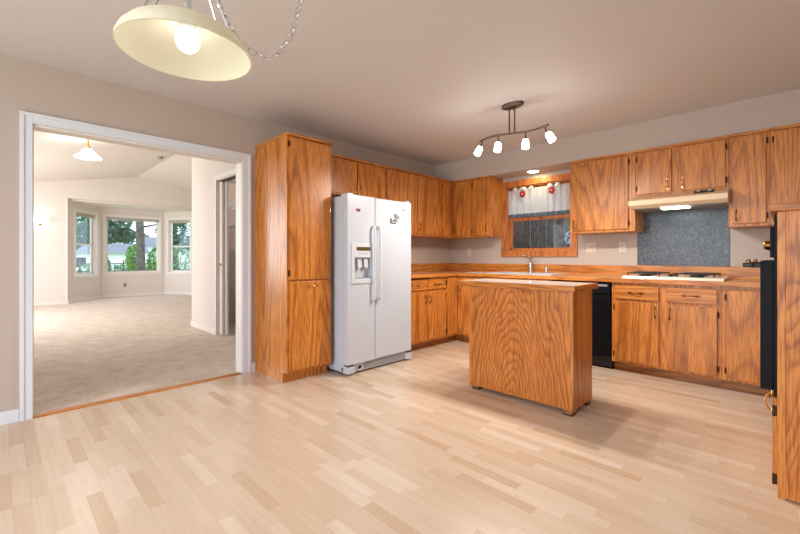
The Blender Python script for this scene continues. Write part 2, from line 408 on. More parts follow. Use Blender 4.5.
# map normal (right of A->B) must point outside: walk so that outside is on the right
def bay(A, B, s0, s1, idx, name, sash):
    mp, ln = seg_map(B, A)                # going from B to A puts the outside (-x) on the right
    a0, a1 = ln-s1, ln-s0
    z0, z1 = 0.66, 2.23
    g = G(mp); g.box(-0.02, a0, 0, 0.14, 0, 2.49); g.box(a1, ln+0.02, 0, 0.14, 0, 2.49); g.box(a0, a1, 0, 0.14, 0, z0); g.box(a0, a1, 0, 0.14, z1, 2.49)
    struct(g, name, MAT['lwall'])
    win = G(mp)
    # casing on the room side
    cw = 0.055
    win.box(a0-cw, a0, -0.018, 0, z0-cw, z1+cw); win.box(a1, a1+cw, -0.018, 0, z0-cw, z1+cw)
    win.box(a0, a1, -0.018, 0, z1, z1+cw); win.box(a0, a1, -0.018, 0, z0-cw, z0)
    # jamb liner
    win.box(a0, a0+0.012, 0, 0.13, z0, z1); win.box(a1-0.012, a1, 0, 0.13, z0, z1); win.box(a0, a1, 0, 0.13, z0, z0+0.012); win.box(a0, a1, 0, 0.13, z1-0.012, z1)
    W = struct(win, 'window_%d' % idx, MAT['ltrim'])
    fr = G(mp); fw = 0.042
    fr.box(a0+0.012, a0+0.012+fw, 0.07, 0.11, z0+0.012, z1-0.012); fr.box(a1-0.012-fw, a1-0.012, 0.07, 0.11, z0+0.012, z1-0.012)
    fr.box(a0+0.05, a1-0.05, 0.07, 0.11, z0+0.012, z0+0.055); fr.box(a0+0.05, a1-0.05, 0.07, 0.11, z1-0.055, z1-0.012)
    if sash: zm = z0+(z1-z0)*0.49; fr.box(a0+0.05, a1-0.05, 0.06, 0.11, zm-0.022, zm+0.022)
    fr.build('sash', MAT['ltrim'], W)
    G(mp).box(a0+0.05, a1-0.05, 0.088, 0.092, z0+0.05, z1-0.05).build('pane', MAT['glass'], W)
    bl = G(mp)
    for k in range(6): bl.box(a0+0.016, a1-0.016, 0.02, 0.055, z1-0.035-k*0.014, z1-0.025-k*0.014)
    bl.box(a0+0.014, a1-0.014, 0.018, 0.058, z1-0.03, z1-0.012)
    bl.build('raised_blind', MAT['blind'], W)
    bb = G(mp); bb.box(0.0, ln, -0.014, 0, 0, 0.09, 0.003); struct(bb, 'baseboard_bay', MAT['ltrim'])
bay(BA, BB, 0.27, 1.09, 1, 'wall_bay_left', True)
bay(BB, BC, 0.085, 1.385, 2, 'wall_bay_middle', False)
bay(BC, BD, 0.13, 0.84, 3, 'wall_bay_right', True)
for k, (a, b) in enumerate(((-1.5, 1.142), (4.27, 6.5))): struct(G().box(FX, FX+0.014, a, b, 0, 0.09, 0.003), 'baseboard_far', MAT['ltrim'])
# enclosing walls
g = G(); g.box(FX, -7.3, -1.6, -1.48, 0, 3.6); g.box(-3.9, -0.12, -1.6, -1.48, 0, 3.6); g.box(-7.3, -3.9, -1.6, -1.48, 0, 0.5); g.box(-7.3, -3.9, -1.6, -1.48, 2.5, 3.6)
struct(g, 'wall_living_front', MAT['lwall'])
g = G(); g.box(-7.3, -7.2, -1.58, -1.50, 0.5, 2.5); g.box(-4.0, -3.9, -1.58, -1.50, 0.5, 2.5); g.box(-5.65, -5.55, -1.58, -1.50, 0.5, 2.5); struct(g, 'window_5', MAT['ltrim'])  # unseen frame, added around the living room fill lamp
struct(G().box(FX, -3.15, 6.5, 6.62, 0, 3.6), 'wall_living_back', MAT['lwall'])
struct(G().box(-0.19, -0.12, -1.6, 6.6, 2.55, 3.6), 'wall_divider', MAT['lwall'])
# closet block
CY = 2.17
g = G()
g.box(-3.15, -2.10, CY, CY+0.11, 0, 3.4); g.box(-0.55, -0.12, CY, CY+0.11, 0, 3.4); g.box(-2.10, -0.55, CY, CY+0.11, 2.20, 3.4)
g.box(-3.15, -3.03, CY+0.11, 6.6, 0, 3.4)
struct(g, 'wall_closet', MAT['lwall'])
g = G(); g.box(-3.15, -0.12, 2.95, 3.05, 0, 2.6); g.box(-3.15, -0.12, CY+0.11, 2.95, 2.36, 2.46); struct(g, 'wall_closet_inside', MAT['lwall'])
g = G(); g.box(-3.164, -2.155, CY-0.014, CY, 0, 0.09, 0.003); g.box(-3.164, -3.15, CY, 6.4, 0, 0.09, 0.003); g.box(-3.1, -0.2, 2.936, 2.95, 0, 0.09); struct(g, 'baseboard_closet', MAT['ltrim'])
g = G(); g.box(-2.155, -2.10, CY-0.016, CY, 0, 2.255, 0.003); g.box(-0.55, -0.495, CY-0.016, CY, 0, 2.255, 0.003); g.box(-2.155, -0.495, CY-0.0165, CY, 2.20, 2.255, 0.003)
g.box(-2.10, -2.088, CY, CY+0.11, 0, 2.20); g.box(-0.562, -0.55, CY, CY+0.11, 0, 2.20); g.box(-2.1, -0.55, CY, CY+0.11, 2.188, 2.20)
struct(g, 'trim_5', MAT['ltrim'])
g = G(); g.box(-2.08, -0.57, CY+0.02, CY+0.09, 2.175, 2.188); struct(g, 'trim_6', MAT['hinge'])
d = G(); d.box(-2.86, -1.99, CY+0.025, CY+0.055, 0.012, 2.17); D4 = struct(d, 'door_2', MAT['ltrim'])
for z0, z1 in ((0.2, 0.95), (1.1, 1.95)): G().box(-2.75, -2.10, CY+0.019, CY+0.026, z0, z1, 0.003).build('door_panel', MAT['ltrim'], D4)
G().lathe([(0, 0), (0.02, 0), (0.02, 0.006), (0, 0.006)], (-2.025, CY+0.024, 1.0), 12, (0, -1, 0)).build('finger_pull', MAT['brass'], D4)
d = G(); d.box(-2.84, -1.93, CY+0.062, CY+0.092, 0.012, 2.17); struct(d, 'door_3', MAT['ltrim'])
for i, z in enumerate((0.62, 1.22, 1.60, 1.92)):
    g = G(); g.tube([(-3.1, 2.58, z), (-0.2, 2.58, z)], 0.008, 6); g.tube([(-3.1, 2.575, z-0.035), (-0.2, 2.575, z-0.035)], 0.006, 6); g.tube([(-3.1, 2.93, z), (-0.2, 2.93, z)], 0.006, 6)
    x = -3.1
    while x < -0.2: g.tube([(x, 2.58, z), (x, 2.93, z)], 0.003, 4); x += 0.05
    o = g.build('wire_shelf', MAT['wplast'])
    tag(o, 'white wire shelf inside the closet, %s' % ('lowest of the four', 'second from the floor', 'third from the floor', 'topmost of the four')[i], 'shelf', 'wire shelves in the closet')

# ------------------------------------------------------------------ cabinets
LEFT = lambda u, d, z: (d, u, z)             # u along +y, d out of the left wall
BACK = lambda u, d, z: (u, YB-d, z)          # u along +x, d out of the back wall
OVX = 4.25
RIGHT = lambda u, d, z: (OVX-d, u, z)        # u along +y, faces -x
GR = {LEFT: 'oy', BACK: 'ox', RIGHT: 'oy'}
def pull(mp, parent, u, d, z, vert=True, mat='brass', ln=0.085):
    g = G(mp); h = ln/2; pts = []
    for k in range(9):
        t = -1+k/4; off = 0.004+0.022*(1-abs(t)**2.6)
        pts.append((u, d+off, z+h*t) if vert else (u+h*t, d+off, z))
    g.tube(pts, [0.0045, 0.0045, 0.0042, 0.004, 0.004, 0.004, 0.0042, 0.0045, 0.0045], 6)
    for sgn in (-1, 1):
        if vert: g.box(u-0.008, u+0.008, d, d+0.005, z+sgn*h-0.014, z+sgn*h+0.014, 0.002)
        else: g.box(u+sgn*h-0.016, u+sgn*h+0.016, d, d+0.005, z-0.009, z+0.009, 0.002)
    g.build('handle', MAT[mat], parent, smooth=True)
def hinges(mp, parent, u, d, z0, z1):
    for z in (z0+0.06, z1-0.06):
        g = G(mp); g.tube([(u, d-0.004, z-0.025), (u, d-0.004, z+0.025)], 0.005, 6); g.box(u-0.006, u+0.006, d-0.018, d-0.003, z-0.022, z+0.022)
        g.build('hinge', MAT['hinge'], parent)
def door(mp, root, u0, u1, z0, z1, d, hside=None, hz=None, hinge=None, mat='oz', hmat='brass'):
    g = G(mp); g.box(u0, u1, d, d+0.018, z0, z1, 0.005)
    o = g.build('door', MAT[mat], root)
    if hside is not None:
        pull(mp, o, (u0+0.028) if hside == 'l' else (u1-0.028), d+0.018, hz, mat=hmat)
    if hinge is not None: hinges(mp, o, (u0-0.006) if hinge == 'l' else (u1+0.006), d+0.018, z0, z1)
    return o
def drawer(mp, root, u0, u1, z0, z1, d):
    o = G(mp).box(u0, u1, d, d+0.018, z0, z1, 0.005).build('drawer', MAT[GR[mp]], root)
    pull(mp, o, (u0+u1)/2, d+0.018, (z0+z1)/2, vert=False, ln=0.10)
    return o
def carcass(mp, root, u0, u1, d, z0, z1, mat='oz', crown=True):
    G(mp).box(u0, u1, 0.0, d-0.02, z0, z1).build('body', MAT[mat], root)
    G(mp).box(u0, u1, d-0.02, d, z0, z1, 0.0015).build('face_frame', MAT[mat], root)
    if crown: G(mp).box(u0, u1, d, d+0.024, z1-0.022, z1, 0.002).build('top_trim', MAT[GR[mp]], root)

# tall pantry
t = thing('pantry_cabinet', 'tall oak pantry cabinet between the doorway and the refrigerator', 'cabinet', (0.3, 1.99, 0))
G().box(0.0, 0.58, 1.742, 2.205, 0.09, 2.16, 0.001).build('body', MAT['oz'], t)
G().box(0.0, 0.53, 1.743, 2.204, 0.0, 0.09).build('toe_kick', MAT['oz'], t)
G().box(0.58, 0.60, 1.742, 2.205, 0.09, 2.16, 0.0015).build('face_frame', MAT['oz'], t)
G().box(0.0, 0.628, 1.736, 2.208, 2.16, 2.18, 0.003).build('top_trim', MAT['oy'], t)
door(LEFT, t, 1.765, 2.195, 0.905, 2.145, 0.60, 'r', 1.545, 'l', hmat='pale_brass')
dd = G().box(0.60, 0.618, 1.765, 2.195, 0.115, 0.888, 0.005).build('door', MAT['oz'], t)
pull(LEFT, dd, 1.99, 0.618, 0.845, vert=False, mat='pale_brass')
# over-fridge cabinet
t = thing('wall_cabinet', 'short two-door oak wall cabinet above the white refrigerator', 'cabinet', (0.17, 2.7, 1.76), 'oak wall cabinets')
carcass(LEFT, t, 2.21, 3.165, 0.33, 1.76, 2.165)
door(LEFT, t, 2.235, 2.728, 1.775, 2.135, 0.33, 'r', 1.85, hmat='pale_brass'); door(LEFT, t, 2.742, 3.150, 1.775, 2.135, 0.33, 'l', 1.85, 'r', hmat='pale_brass')
t = thing('wall_cabinet', 'two-door oak wall cabinet right of the refrigerator, left of the corner', 'cabinet', (0.17, 3.7, 1.38), 'oak wall cabinets')
carcass(LEFT, t, 3.168, 4.205, 0.33, 1.375, 2.165)
door(LEFT, t, 3.182, 3.700, 1.395, 2.135, 0.33, 'l', 1.49); door(LEFT, t, 3.716, 4.196, 1.395, 2.135, 0.33, 'l', 1.49, 'r')
G(LEFT).box(3.70, 3.716, 0.33, 0.334, 1.40, 2.13).build('centre_stile', MAT['oz'], t)
# corner wall cabinet (L-shaped with a folding door)
t = thing('corner_wall_cabinet', 'L-shaped oak wall cabinet with folding door filling the corner', 'cabinet', (0.2, 4.6, 1.38), 'oak wall cabinets')
g = G(lambda a, b, c: (b, c, a)); P6 = [(0, 4.21), (0.33, 4.21), (0.33, 4.47), (0.64, 4.47), (0.64, 4.80), (0, 4.80)]
g.prism(P6, 1.375, 2.165); g.build('body', MAT['oz'], t)
g = G(); g.box(0.33, 0.354, 4.21, 4.446, 2.143, 2.165); g.box(0.33, 0.64, 4.446, 4.47, 2.143, 2.165); g.build('top_trim', MAT['ox'], t)
g = G(); g.box(0.33, 0.348, 4.215, 4.452, 1.395, 2.135, 0.004); o = g.build('door', MAT['oz'], t)
hinges(LEFT, o, 4.212, 0.348, 1.395, 2.135)
o = G().box(0.348, 0.632, 4.452, 4.47, 1.395, 2.135, 0.004).build('door', MAT['oz'], t)
pull(BACK, o, 0.375, 0.348, 1.49)
t = thing('wall_cabinet', 'single-door oak wall cabinet at the left side of the kitchen window', 'cabinet', (0.78, 4.63, 1.38), 'oak wall cabinets')
carcass(BACK, t, 0.645, 0.925, 0.33, 1.375, 2.165)
door(BACK, t, 0.658, 0.905, 1.395, 2.135, 0.33, 'r', 1.49, 'l')
# right of window
t = thing('wall_cabinet', 'wide single-door oak wall cabinet at the right side of the kitchen window', 'cabinet', (2.27, 4.63, 1.38), 'oak wall cabinets')
carcass(BACK, t, 1.946, 2.590, 0.33, 1.365, 2.165)
door(BACK, t, 1.962, 2.530, 1.39, 2.13, 0.33, 'l', 1.46, 'r')
t = thing('wall_cabinet', 'short two-door oak wall cabinet above the almond range hood', 'cabinet', (2.95, 4.63, 1.71), 'oak wall cabinets')
carcass(BACK, t, 2.592, 3.308, 0.33, 1.705, 2.165)
door(BACK, t, 2.612, 2.895, 1.72, 2.13, 0.33, 'r', 1.80, 'l', hmat='pale_brass'); door(BACK, t, 2.955, 3.29, 1.72, 2.13, 0.33, 'l', 1.80, 'r', hmat='pale_brass')
t = thing('wall_cabinet', 'narrow full-height oak wall cabinet right of the range hood', 'cabinet', (3.44, 4.63, 1.38), 'oak wall cabinets')
carcass(BACK, t, 3.310, 3.575, 0.33, 1.365, 2.165)
door(BACK, t, 3.335, 3.553, 1.39, 2.13, 0.33, 'l', 1.46, 'r')
t = thing('wall_cabinet', 'rightmost oak wall cabinet at the photo edge above the oven cabinet', 'cabinet', (3.9, 4.63, 1.38), 'oak wall cabinets')
carcass(BACK, t, 3.577, 4.25, 0.33, 1.365, 2.165)
door(BACK, t, 3.600, 3.90, 1.39, 2.13, 0.33, None, 0, 'l'); door(BACK, t, 3.915, 4.23, 1.39, 2.13, 0.33, 'l', 1.46)

# base cabinets
BZ = 0.862
def base_common(mp, root, u0, u1):
    G(mp).box(u0, u1, 0.0, 0.58, 0.09, BZ).build('body', MAT['oz'], root)
    G(mp).box(u0, u1, 0.58, 0.60, 0.09, BZ, 0.0015).build('face_frame', MAT['oz'], root)
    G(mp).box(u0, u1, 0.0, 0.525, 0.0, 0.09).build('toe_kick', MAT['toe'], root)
t = thing('base_cabinet', 'oak base cabinet with two drawers and two doors beside the refrigerator', 'cabinet', (0.3, 3.55, 0), 'oak base cabinets')
base_common(LEFT, t, 3.13, 3.952)
drawer(LEFT, t, 3.165, 3.575, 0.715, 0.835, 0.60); drawer(LEFT, t, 3.60, 3.935, 0.715, 0.835, 0.60)
door(LEFT, t, 3.165, 3.575, 0.115, 0.690, 0.60, 'r', 0.60); door(LEFT, t, 3.60, 3.935, 0.115, 0.690, 0.60, 'l', 0.60, 'r')
G(LEFT).box(3.17, 3.62, 0.58, 0.607, 0.845, 0.858).build('pull_out_board', MAT['hinge'], t)
t = thing('corner_base_cabinet', 'L-shaped oak base cabinet with folding door in the corner', 'cabinet', (0.4, 4.4, 0), 'oak base cabinets')
g = G(lambda a, b, c: (b, c, a)); g.prism([(0.003, 3.955), (0.6, 3.955), (0.6, 4.20), (0.93, 4.20), (0.93, 4.797), (0.003, 4.797)], 0.09, BZ-0.001); g.build('body', MAT['oz'], t)
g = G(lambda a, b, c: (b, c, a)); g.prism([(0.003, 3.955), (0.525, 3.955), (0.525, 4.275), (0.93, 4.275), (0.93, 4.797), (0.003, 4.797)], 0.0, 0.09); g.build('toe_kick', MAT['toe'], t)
o = G().box(0.60, 0.618, 3.965, 4.180, 0.115, 0.845, 0.004).build('door', MAT['oz'], t); hinges(LEFT, o, 3.958, 0.618, 0.115, 0.845)
o = G().box(0.62, 0.915, 4.182, 4.20, 0.115, 0.845, 0.004).build('door', MAT['oz'], t); pull(BACK, o, 0.65, 0.618, 0.72); hinges(BACK, o, 0.921, 0.618, 0.115, 0.845)
t = thing('sink_base_cabinet', 'two-door oak base cabinet under the sink, behind the island', 'cabinet', (1.39, 4.5, 0), 'oak base cabinets')
G(BACK).box(0.935, 1.845, 0.0, 0.58, 0.09, 0.70).build('body', MAT['oz'], t)
G(BACK).box(0.935, 1.845, 0.58, 0.60, 0.09, BZ, 0.0015).build('face_frame', MAT['oz'], t)
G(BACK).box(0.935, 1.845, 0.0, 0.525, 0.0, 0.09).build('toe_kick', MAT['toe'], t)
for a, b, s in ((0.955, 1.38, 'r'), (1.40, 1.825, 'l')): door(BACK, t, a, b, 0.115, 0.69, 0.60, s, 0.6)
G(BACK).box(0.955, 1.825, 0.60, 0.618, 0.715, 0.845, 0.005).build('false_drawer_front', MAT['ox'], t)
# dishwasher
t = thing('dishwasher', 'black dishwasher built in between the sink and the cooktop cabinets', 'dishwasher', (2.15, 4.5, 0))
G(BACK).box(1.852, 2.450, 0.02, 0.575, 0.02, BZ).build('body', MAT['iron'], t)
G(BACK).box(1.856, 2.446, 0.575, 0.612, 0.12, 0.735, 0.004).build('door', MAT['black'], t)
o = G(BACK).box(1.856, 2.446, 0.575, 0.622, 0.742, 0.855, 0.005).build('control_panel', MAT['black'], t)
G(BACK).box(2.20, 2.42, 0.622, 0.626, 0.815, 0.835, 0.001).build('button_strip', MAT['grayp'], o)
G(BACK).box(1.858, 2.444, 0.50, 0.555, 0.0, 0.112).build('kick_plate', MAT['black'], t)
# cooktop base and end base
t = thing('base_cabinet', 'oak base cabinet with two drawers and two doors under the cooktop', 'cabinet', (2.87, 4.5, 0), 'oak base cabinets')
base_common(BACK, t, 2.455, 3.290)
drawer(BACK, t, 2.482, 2.848, 0.705, 0.832, 0.60); drawer(BACK, t, 2.905, 3.262, 0.705, 0.832, 0.60)
door(BACK, t, 2.482, 2.848, 0.112, 0.680, 0.60, 'r', 0.60, 'l'); door(BACK, t, 2.905, 3.262, 0.112, 0.680, 0.60, 'l', 0.60, 'r')
t = thing('base_cabinet', 'oak base cabinet with one tall blank door next to the oven cabinet', 'cabinet', (3.47, 4.5, 0), 'oak base cabinets')
base_common(BACK, t, 3.292, 3.64)
door(BACK, t, 3.322, 3.60, 0.112, 0.832, 0.60, None, 0, 'l')

# worktop: L-shaped, sink cut-out x 1.00..1.80, y 4.29..4.66
t = thing('worktop', 'continuous L-shaped tan laminate worktop with oak edge on the base cabinets', 'worktop', (0.32, 4.4, BZ))
Z0, Z1 = BZ, 0.90
g = G(); g.box(0.002, 0.62, 3.125, 4.797, Z0, Z1); g.box(0.62, 1.0, 4.18, 4.797, Z0, Z1); g.box(1.0, 1.80, 4.18, 4.30, Z0, Z1); g.box(1.0, 1.80, 4.67, 4.797, Z0, Z1); g.box(1.80, 4.24, 4.18, 4.797, Z0, Z1)
g.build('top', MAT['ctop'], t)
g = G(); g.box(0.62, 0.64, 3.125, 4.18, Z0+0.0, Z1+0.001, 0.003); g.build('edge_band', MAT['oy'], t)
g = G(); g.box(0.64, 3.645, 4.16, 4.18, Z0+0.0, Z1+0.001, 0.003); g.build('edge_band', MAT['ox'], t)
g = G(); g.box(0.002, 0.02, 3.125, 4.778, Z1, 1.015, 0.003); g.build('backsplash', MAT['oy'], t)
g = G(); g.box(0.002, 4.24, 4.778, 4.797, Z1, 1.015, 0.003); g.build('backsplash', MAT['ox'], t)
# splash panel
t = tag(G().box(2.53, 3.292, 4.793, 4.80, 1.016, 1.571, 0.001).build('splash_panel', MAT['splash']), 'speckled slate-grey laminate panel on the wall behind the cooktop', 'wall panel')
# range hood
t = thing('range_hood', 'almond range hood with lit lamp under the short wall cabinet', 'range hood', (2.93, 4.55, 1.56))
g = G(); g.prism([(4.80, 1.572), (4.80, 1.703), (4.452, 1.703), (4.31, 1.655), (4.29, 1.645), (4.29, 1.60), (4.33, 1.572)], 2.575, 3.322); g.build('shell', MAT['almond'], t)
g = G(); g.box(2.60, 3.30, 4.35, 4.78, 1.566, 1.573); g.build('filter_panel', MAT['grayp'], t)
g = G(); g.prism([(4.284, 1.618), (4.291, 1.618), (4.291, 1.640), (4.284, 1.640)], 3.05, 3.20); 
g = G(); g.prism([(4.434, 1.704), (4.430, 1.7045), (4.352, 1.678), (4.354, 1.672)], 3.08, 3.22); o = g.build('switch_plate', MAT['iron'], t)
for x in (3.11, 3.19): G().box(x-0.012, x+0.012, 4.38, 4.395, 1.686, 1.70).build('rocker_switch', MAT['grayp'], o)
G().box(2.83, 3.04, 4.345, 4.47, 1.556, 1.567, 0.003).build('lamp_lens', MAT['hoodl'], t)
# cooktop
t = thing('cooktop', 'cream gas cooktop with black grates set in the back worktop', 'cooktop', (2.92, 4.5, 0.9))
g = G(); g.prism([(4.255, 0.90), (4.265, 0.922), (4.735, 0.928), (4.745, 0.90)], 2.53, 3.30); g.build('tray', MAT['cream'], t)
for cx, cy in ((2.70, 4.38), (2.70, 4.61), (3.10, 4.38), (3.10, 4.61)):
    b = G().lathe([(0, 0), (0.052, 0), (0.052, 0.008), (0.036, 0.018), (0, 0.018)], (cx, cy, 0.925), 16).build('burner', MAT['iron'], t, True)
for cx in (2.70, 3.10):
    g = G()
    for xx in (-0.13, 0.13): g.box(cx+xx-0.004, cx+xx+0.004, 4.29, 4.71, 0.948, 0.956)
    for yy in (4.29, 4.38, 4.50, 4.61, 4.70): g.box(cx-0.134, cx+0.134, yy, yy+0.008, 0.948, 0.956)
    for xx in (-0.13, 0.13):
        for yy in (4.30, 4.70): g.box(cx+xx-0.004, cx+xx+0.004, yy-0.004, yy+0.004, 0.922, 0.95)
    g.build('grate', MAT['iron'], t)
for k in range(4):
    G().lathe([(0.018, 0), (0.018, 0.016), (0.012, 0.022), (0, 0.022)], (2.905, 4.36+k*0.085, 0.926), 12).build('control_knob', MAT['brass' if k % 2 else 'iron'], t, True)
# sink
t = thing('kitchen_sink', 'white double-bowl sink set in the worktop under the window', 'sink', (1.4, 4.48, 0.9))
g = G()
RZ1 = 0.912
g.box(0.985, 1.815, 4.285, 4.325, 0.90, RZ1, 0.004); g.box(0.985, 1.815, 4.625, 4.70, 0.90, RZ1, 0.004)
for a, b in ((0.985, 1.02), (1.385, 1.415), (1.78, 1.815)): g.box(a, b, 4.32, 4.63, 0.90, RZ1, 0.004)
g.build('rim', MAT['white'], t)
for a, b in ((1.02, 1.385), (1.415, 1.78)):
    g = G(); g.box(a-0.006, a, 4.319, 4.631, 0.74, 0.905); g.box(b, b+0.006, 4.319, 4.631, 0.74, 0.905); g.box(a, b, 4.319, 4.325, 0.74, 0.905); g.box(a, b, 4.625, 4.631, 0.74, 0.905); g.box(a-0.006, b+0.006, 4.319, 4.631, 0.734, 0.74)
    o = g.build('bowl', MAT['white'], t)
    G().lathe([(0, 0), (0.035, 0), (0.035, 0.003), (0, 0.003)], ((a+b)/2, 4.475, 0.74), 16).build('drain', MAT['chrome'], o)
t = thing('kitchen_faucet', 'chrome single-lever faucet standing at the back of the sink', 'faucet', (1.385, 4.665, 0.912))
G().lathe([(0.034, 0), (0.034, 0.008), (0.026, 0.02), (0.024, 0.10), (0.026, 0.125), (0.022, 0.15), (0.012, 0.16), (0, 0.16)], (1.385, 4.665, 0.912), 20).build('column', MAT['chrome'], t, True)
g = G(); g.tube([(1.385, 4.665, 1.03), (1.383, 4.62, 1.075), (1.380, 4.57, 1.10), (1.376, 4.51, 1.118), (1.374, 4.49, 1.112)], [0.020, 0.017, 0.015, 0.015, 0.013], 10); g.build('spout', MAT['chrome'], t, True)
g = G(); g.tube([(1.385, 4.665, 1.065), (1.388, 4.675, 1.085), (1.392, 4.690, 1.10)], [0.014, 0.010, 0.008], 8); g.build('lever', MAT['chrome'], t, True)
t = tag(G().lathe([(0.022, 0), (0.022, 0.006), (0.014, 0.012), (0.013, 0.05), (0.018, 0.055), (0.016, 0.075), (0, 0.078)], (1.585, 4.665, 0.912), 14).build('soap_dispenser', MAT['chrome'], smooth=True), 'short chrome soap dispenser right of the faucet', 'dispenser')
# white cloth folded on worktop left of the sink
g = G()
nx, ny = 12, 8
grid = [[g.v((0.93+0.02*j*0.1+i*0.022-0.24, 4.24+j*0.022, 0.9035+0.004*math.sin(i*1.1+j*0.7)**2)) for j in range(ny)] for i in range(nx)]
for i in range(nx-1):
    for j in range(ny-1): g.bm.faces.new((grid[i][j], grid[i+1][j], grid[i+1][j+1], grid[i][j+1]))
o = g.build('dish_cloth', MAT['wplast'], smooth=True, solid=0.005)
tag(o, 'small white cloth lying on the worktop left of the sink', 'cloth')

# ------------------------------------------------------------------ kitchen window
g = G()
cw = 0.075
g.box(WX0-cw, WX0, YB-0.02, YB, WZ0-cw, WZ1+cw, 0.003); g.box(WX1, WX1+cw, YB-0.02, YB, WZ0-cw, WZ1+cw, 0.003)
g.box(WX0, WX1, YB-0.02, YB, WZ1, WZ1+cw, 0.003); g.box(WX0-cw, WX1+cw, YB-0.024, YB, WZ0-cw, WZ0, 0.003)
g.box(WX0, WX0+0.015, YB, YB+0.14, WZ0, WZ1); g.box(WX1-0.015, WX1, YB, YB+0.14, WZ0, WZ1); g.box(WX0, WX1, YB, YB+0.14, WZ0, WZ0+0.015); g.box(WX0, WX1, YB, YB+0.14, WZ1-0.015, WZ1)
W4 = struct(g, 'window_4', MAT['owin'])
g = G()
a0, a1, b0, b1 = WX0+0.015, WX1-0.015, WZ0+0.015, WZ1-0.015
g.box(a0, a0+0.025, YB+0.07, YB+0.105, b0, b1); g.box(a1-0.025, a1, YB+0.07, YB+0.105, b0, b1); g.box(a0, a1, YB+0.07, YB+0.105, b0, b0+0.022); g.box(a0, a1, YB+0.07, YB+0.105, b1-0.04, b1)
g.box(a0, a1, YB+0.06, YB+0.105, 1.585, 1.625)
g.build('sash', MAT['owin'], W4)
G().box(a0+0.02, a1-0.02, YB+0.086, YB+0.09, b0+0.018, b1-0.03).build('pane', MAT['glass'], W4)
G().box(1.40, 1.45, YB+0.05, YB+0.062, 1.598, 1.615, 0.002).build('sash_lock', MAT['brass'], W4)
# valance
def sheet(fn, nu, nv, g):
    gr = [[g.v(fn(i/nu, j/nv)) for j in range(nv+1)] for i in range(nu+1)]
    for i in range(nu):
        for j in range(nv): g.bm.faces.new((gr[i][j], gr[i+1][j], gr[i+1][j+1], gr[i][j+1]))
t = thing('window_valance', 'sheer white gathered valance with red ornaments on the kitchen window', 'curtain', (1.44, 4.78, 1.64))
def wave(u): return 0.014*math.sin(u*58)+0.006*math.sin(u*131+1)
g = G(); sheet(lambda u, v: (0.996+0.822*u, 4.81+wave(u)*(0.4+0.6*v), 1.985-0.335*v), 150, 8, g); g.build('gathered_cloth', MAT['valance'], t, True)
g = G(); sheet(lambda u, v: (0.996+0.822*u, 4.806+wave(u), 1.672-(0.018+0.02*abs(math.sin(u*PI*13)))*v), 150, 2, g); g.build('lace_hem', MAT['trimblue'], t, True)
g = G(); g.tube([(0.995, 4.832, 1.992), (1.82, 4.832, 1.992)], 0.007, 8); g.build('rod', MAT['wplast'], t)
for cx in (1.15, 1.28, 1.62):
  g = G()
  for sg in (-1, 1): sheet(lambda u, v: (cx+sg*(0.01+0.07*u), 4.79+0.006*math.sin(7*u), 1.995+0.02*math.sin(PI*u)*(1-2*v)+0.012*u), 8, 3, g)
  g.build('ruffle', MAT['wplast'], t, True)

for cx, cz in ((1.215, 1.925), (1.60, 1.93)):
    g = G()
    for k in range(5):
        a = 2*PI*k/5; g.lathe([(0, -0.01), (0.022, -0.006), (0.024, 0), (0.018, 0.006), (0, 0.008)], (cx+0.021*math.cos(a), 4.778, cz+0.023*math.sin(a)), 10, (0, -1, 0))
    o = g.build('red_ornament', MAT['red'], t, True, label='red flower-shaped ornament')
    G().lathe([(0, 0), (0.010, 0), (0.006, 0.005), (0, 0.006)], (cx, 4.768, cz), 8, (0, -1, 0)).build('ornament_centre', MAT['cream'], o)
# recessed light in the soffit
t = thing('recessed_light', 'lit recessed light in the soffit above the kitchen window', 'ceiling light', (1.44, 4.62, 2.15))
G().lathe([(0.062, 0), (0.085, 0), (0.085, -0.006), (0.062, -0.008), (0.062, 0)], (1.44, 4.62, 2.1655), 28).build('trim_ring', MAT['wplast'], t, True)
G().lathe([(0, 0), (0.06, 0), (0.058, -0.006), (0, -0.008)], (1.44, 4.62, 2.1645), 24).build('lens', MAT['recess'], t)
# outlets
def outlet(mp, u, z, wdt, label, mat='ivory', d0=0.0, dbl=False):
    t = thing('wall_outlet', label, 'outlet', mp(u, d0, z-0.06), 'wall outlets')
    G(mp).box(u-wdt/2, u+wdt/2, d0, d0+0.006, z-0.058, z+0.058, 0.002).build('cover_plate', MAT[mat], t)
    us = (u-0.023, u+0.023) if dbl else (u,)
    for k, uu in enumerate(us):
        if dbl and k == 0: G(mp).box(uu-0.006, uu+0.006, d0+0.006, d0+0.014, z-0.013, z+0.013, 0.002).build('toggle', MAT[mat], t)
        else:
            for zz in (-0.02, 0.02):
                o = G(mp).box(uu-0.014, uu+0.014, d0+0.006, d0+0.009, z+zz-0.013, z+zz+0.013, 0.002).build('socket', MAT[mat], t)
                G(mp).box(uu-0.006, uu-0.004, d0+0.009, d0+0.0095, z+zz-0.005, z+zz+0.006).box(uu+0.004, uu+0.006, d0+0.009, d0+0.0095, z+zz-0.005, z+zz+0.006).build('slots', MAT['iron'], o)
outlet(BACK, 2.06, 1.215, 0.115, 'double ivory switch and outlet plate just right of the kitchen window', dbl=True)
outlet(BACK, 2.385, 1.215, 0.072, 'single ivory outlet left of the slate splash panel')
outlet(BACK, 0.37, 1.175, 0.072, 'single ivory outlet near the kitchen corner under the wall cabinets')
mpb, lnb = seg_map(BC, BB)
outlet(lambda u, d, z: (BB[0]+d, u, z), 2.476, 0.33, 0.072, 'small outlet under the middle bay window', 'grayp')

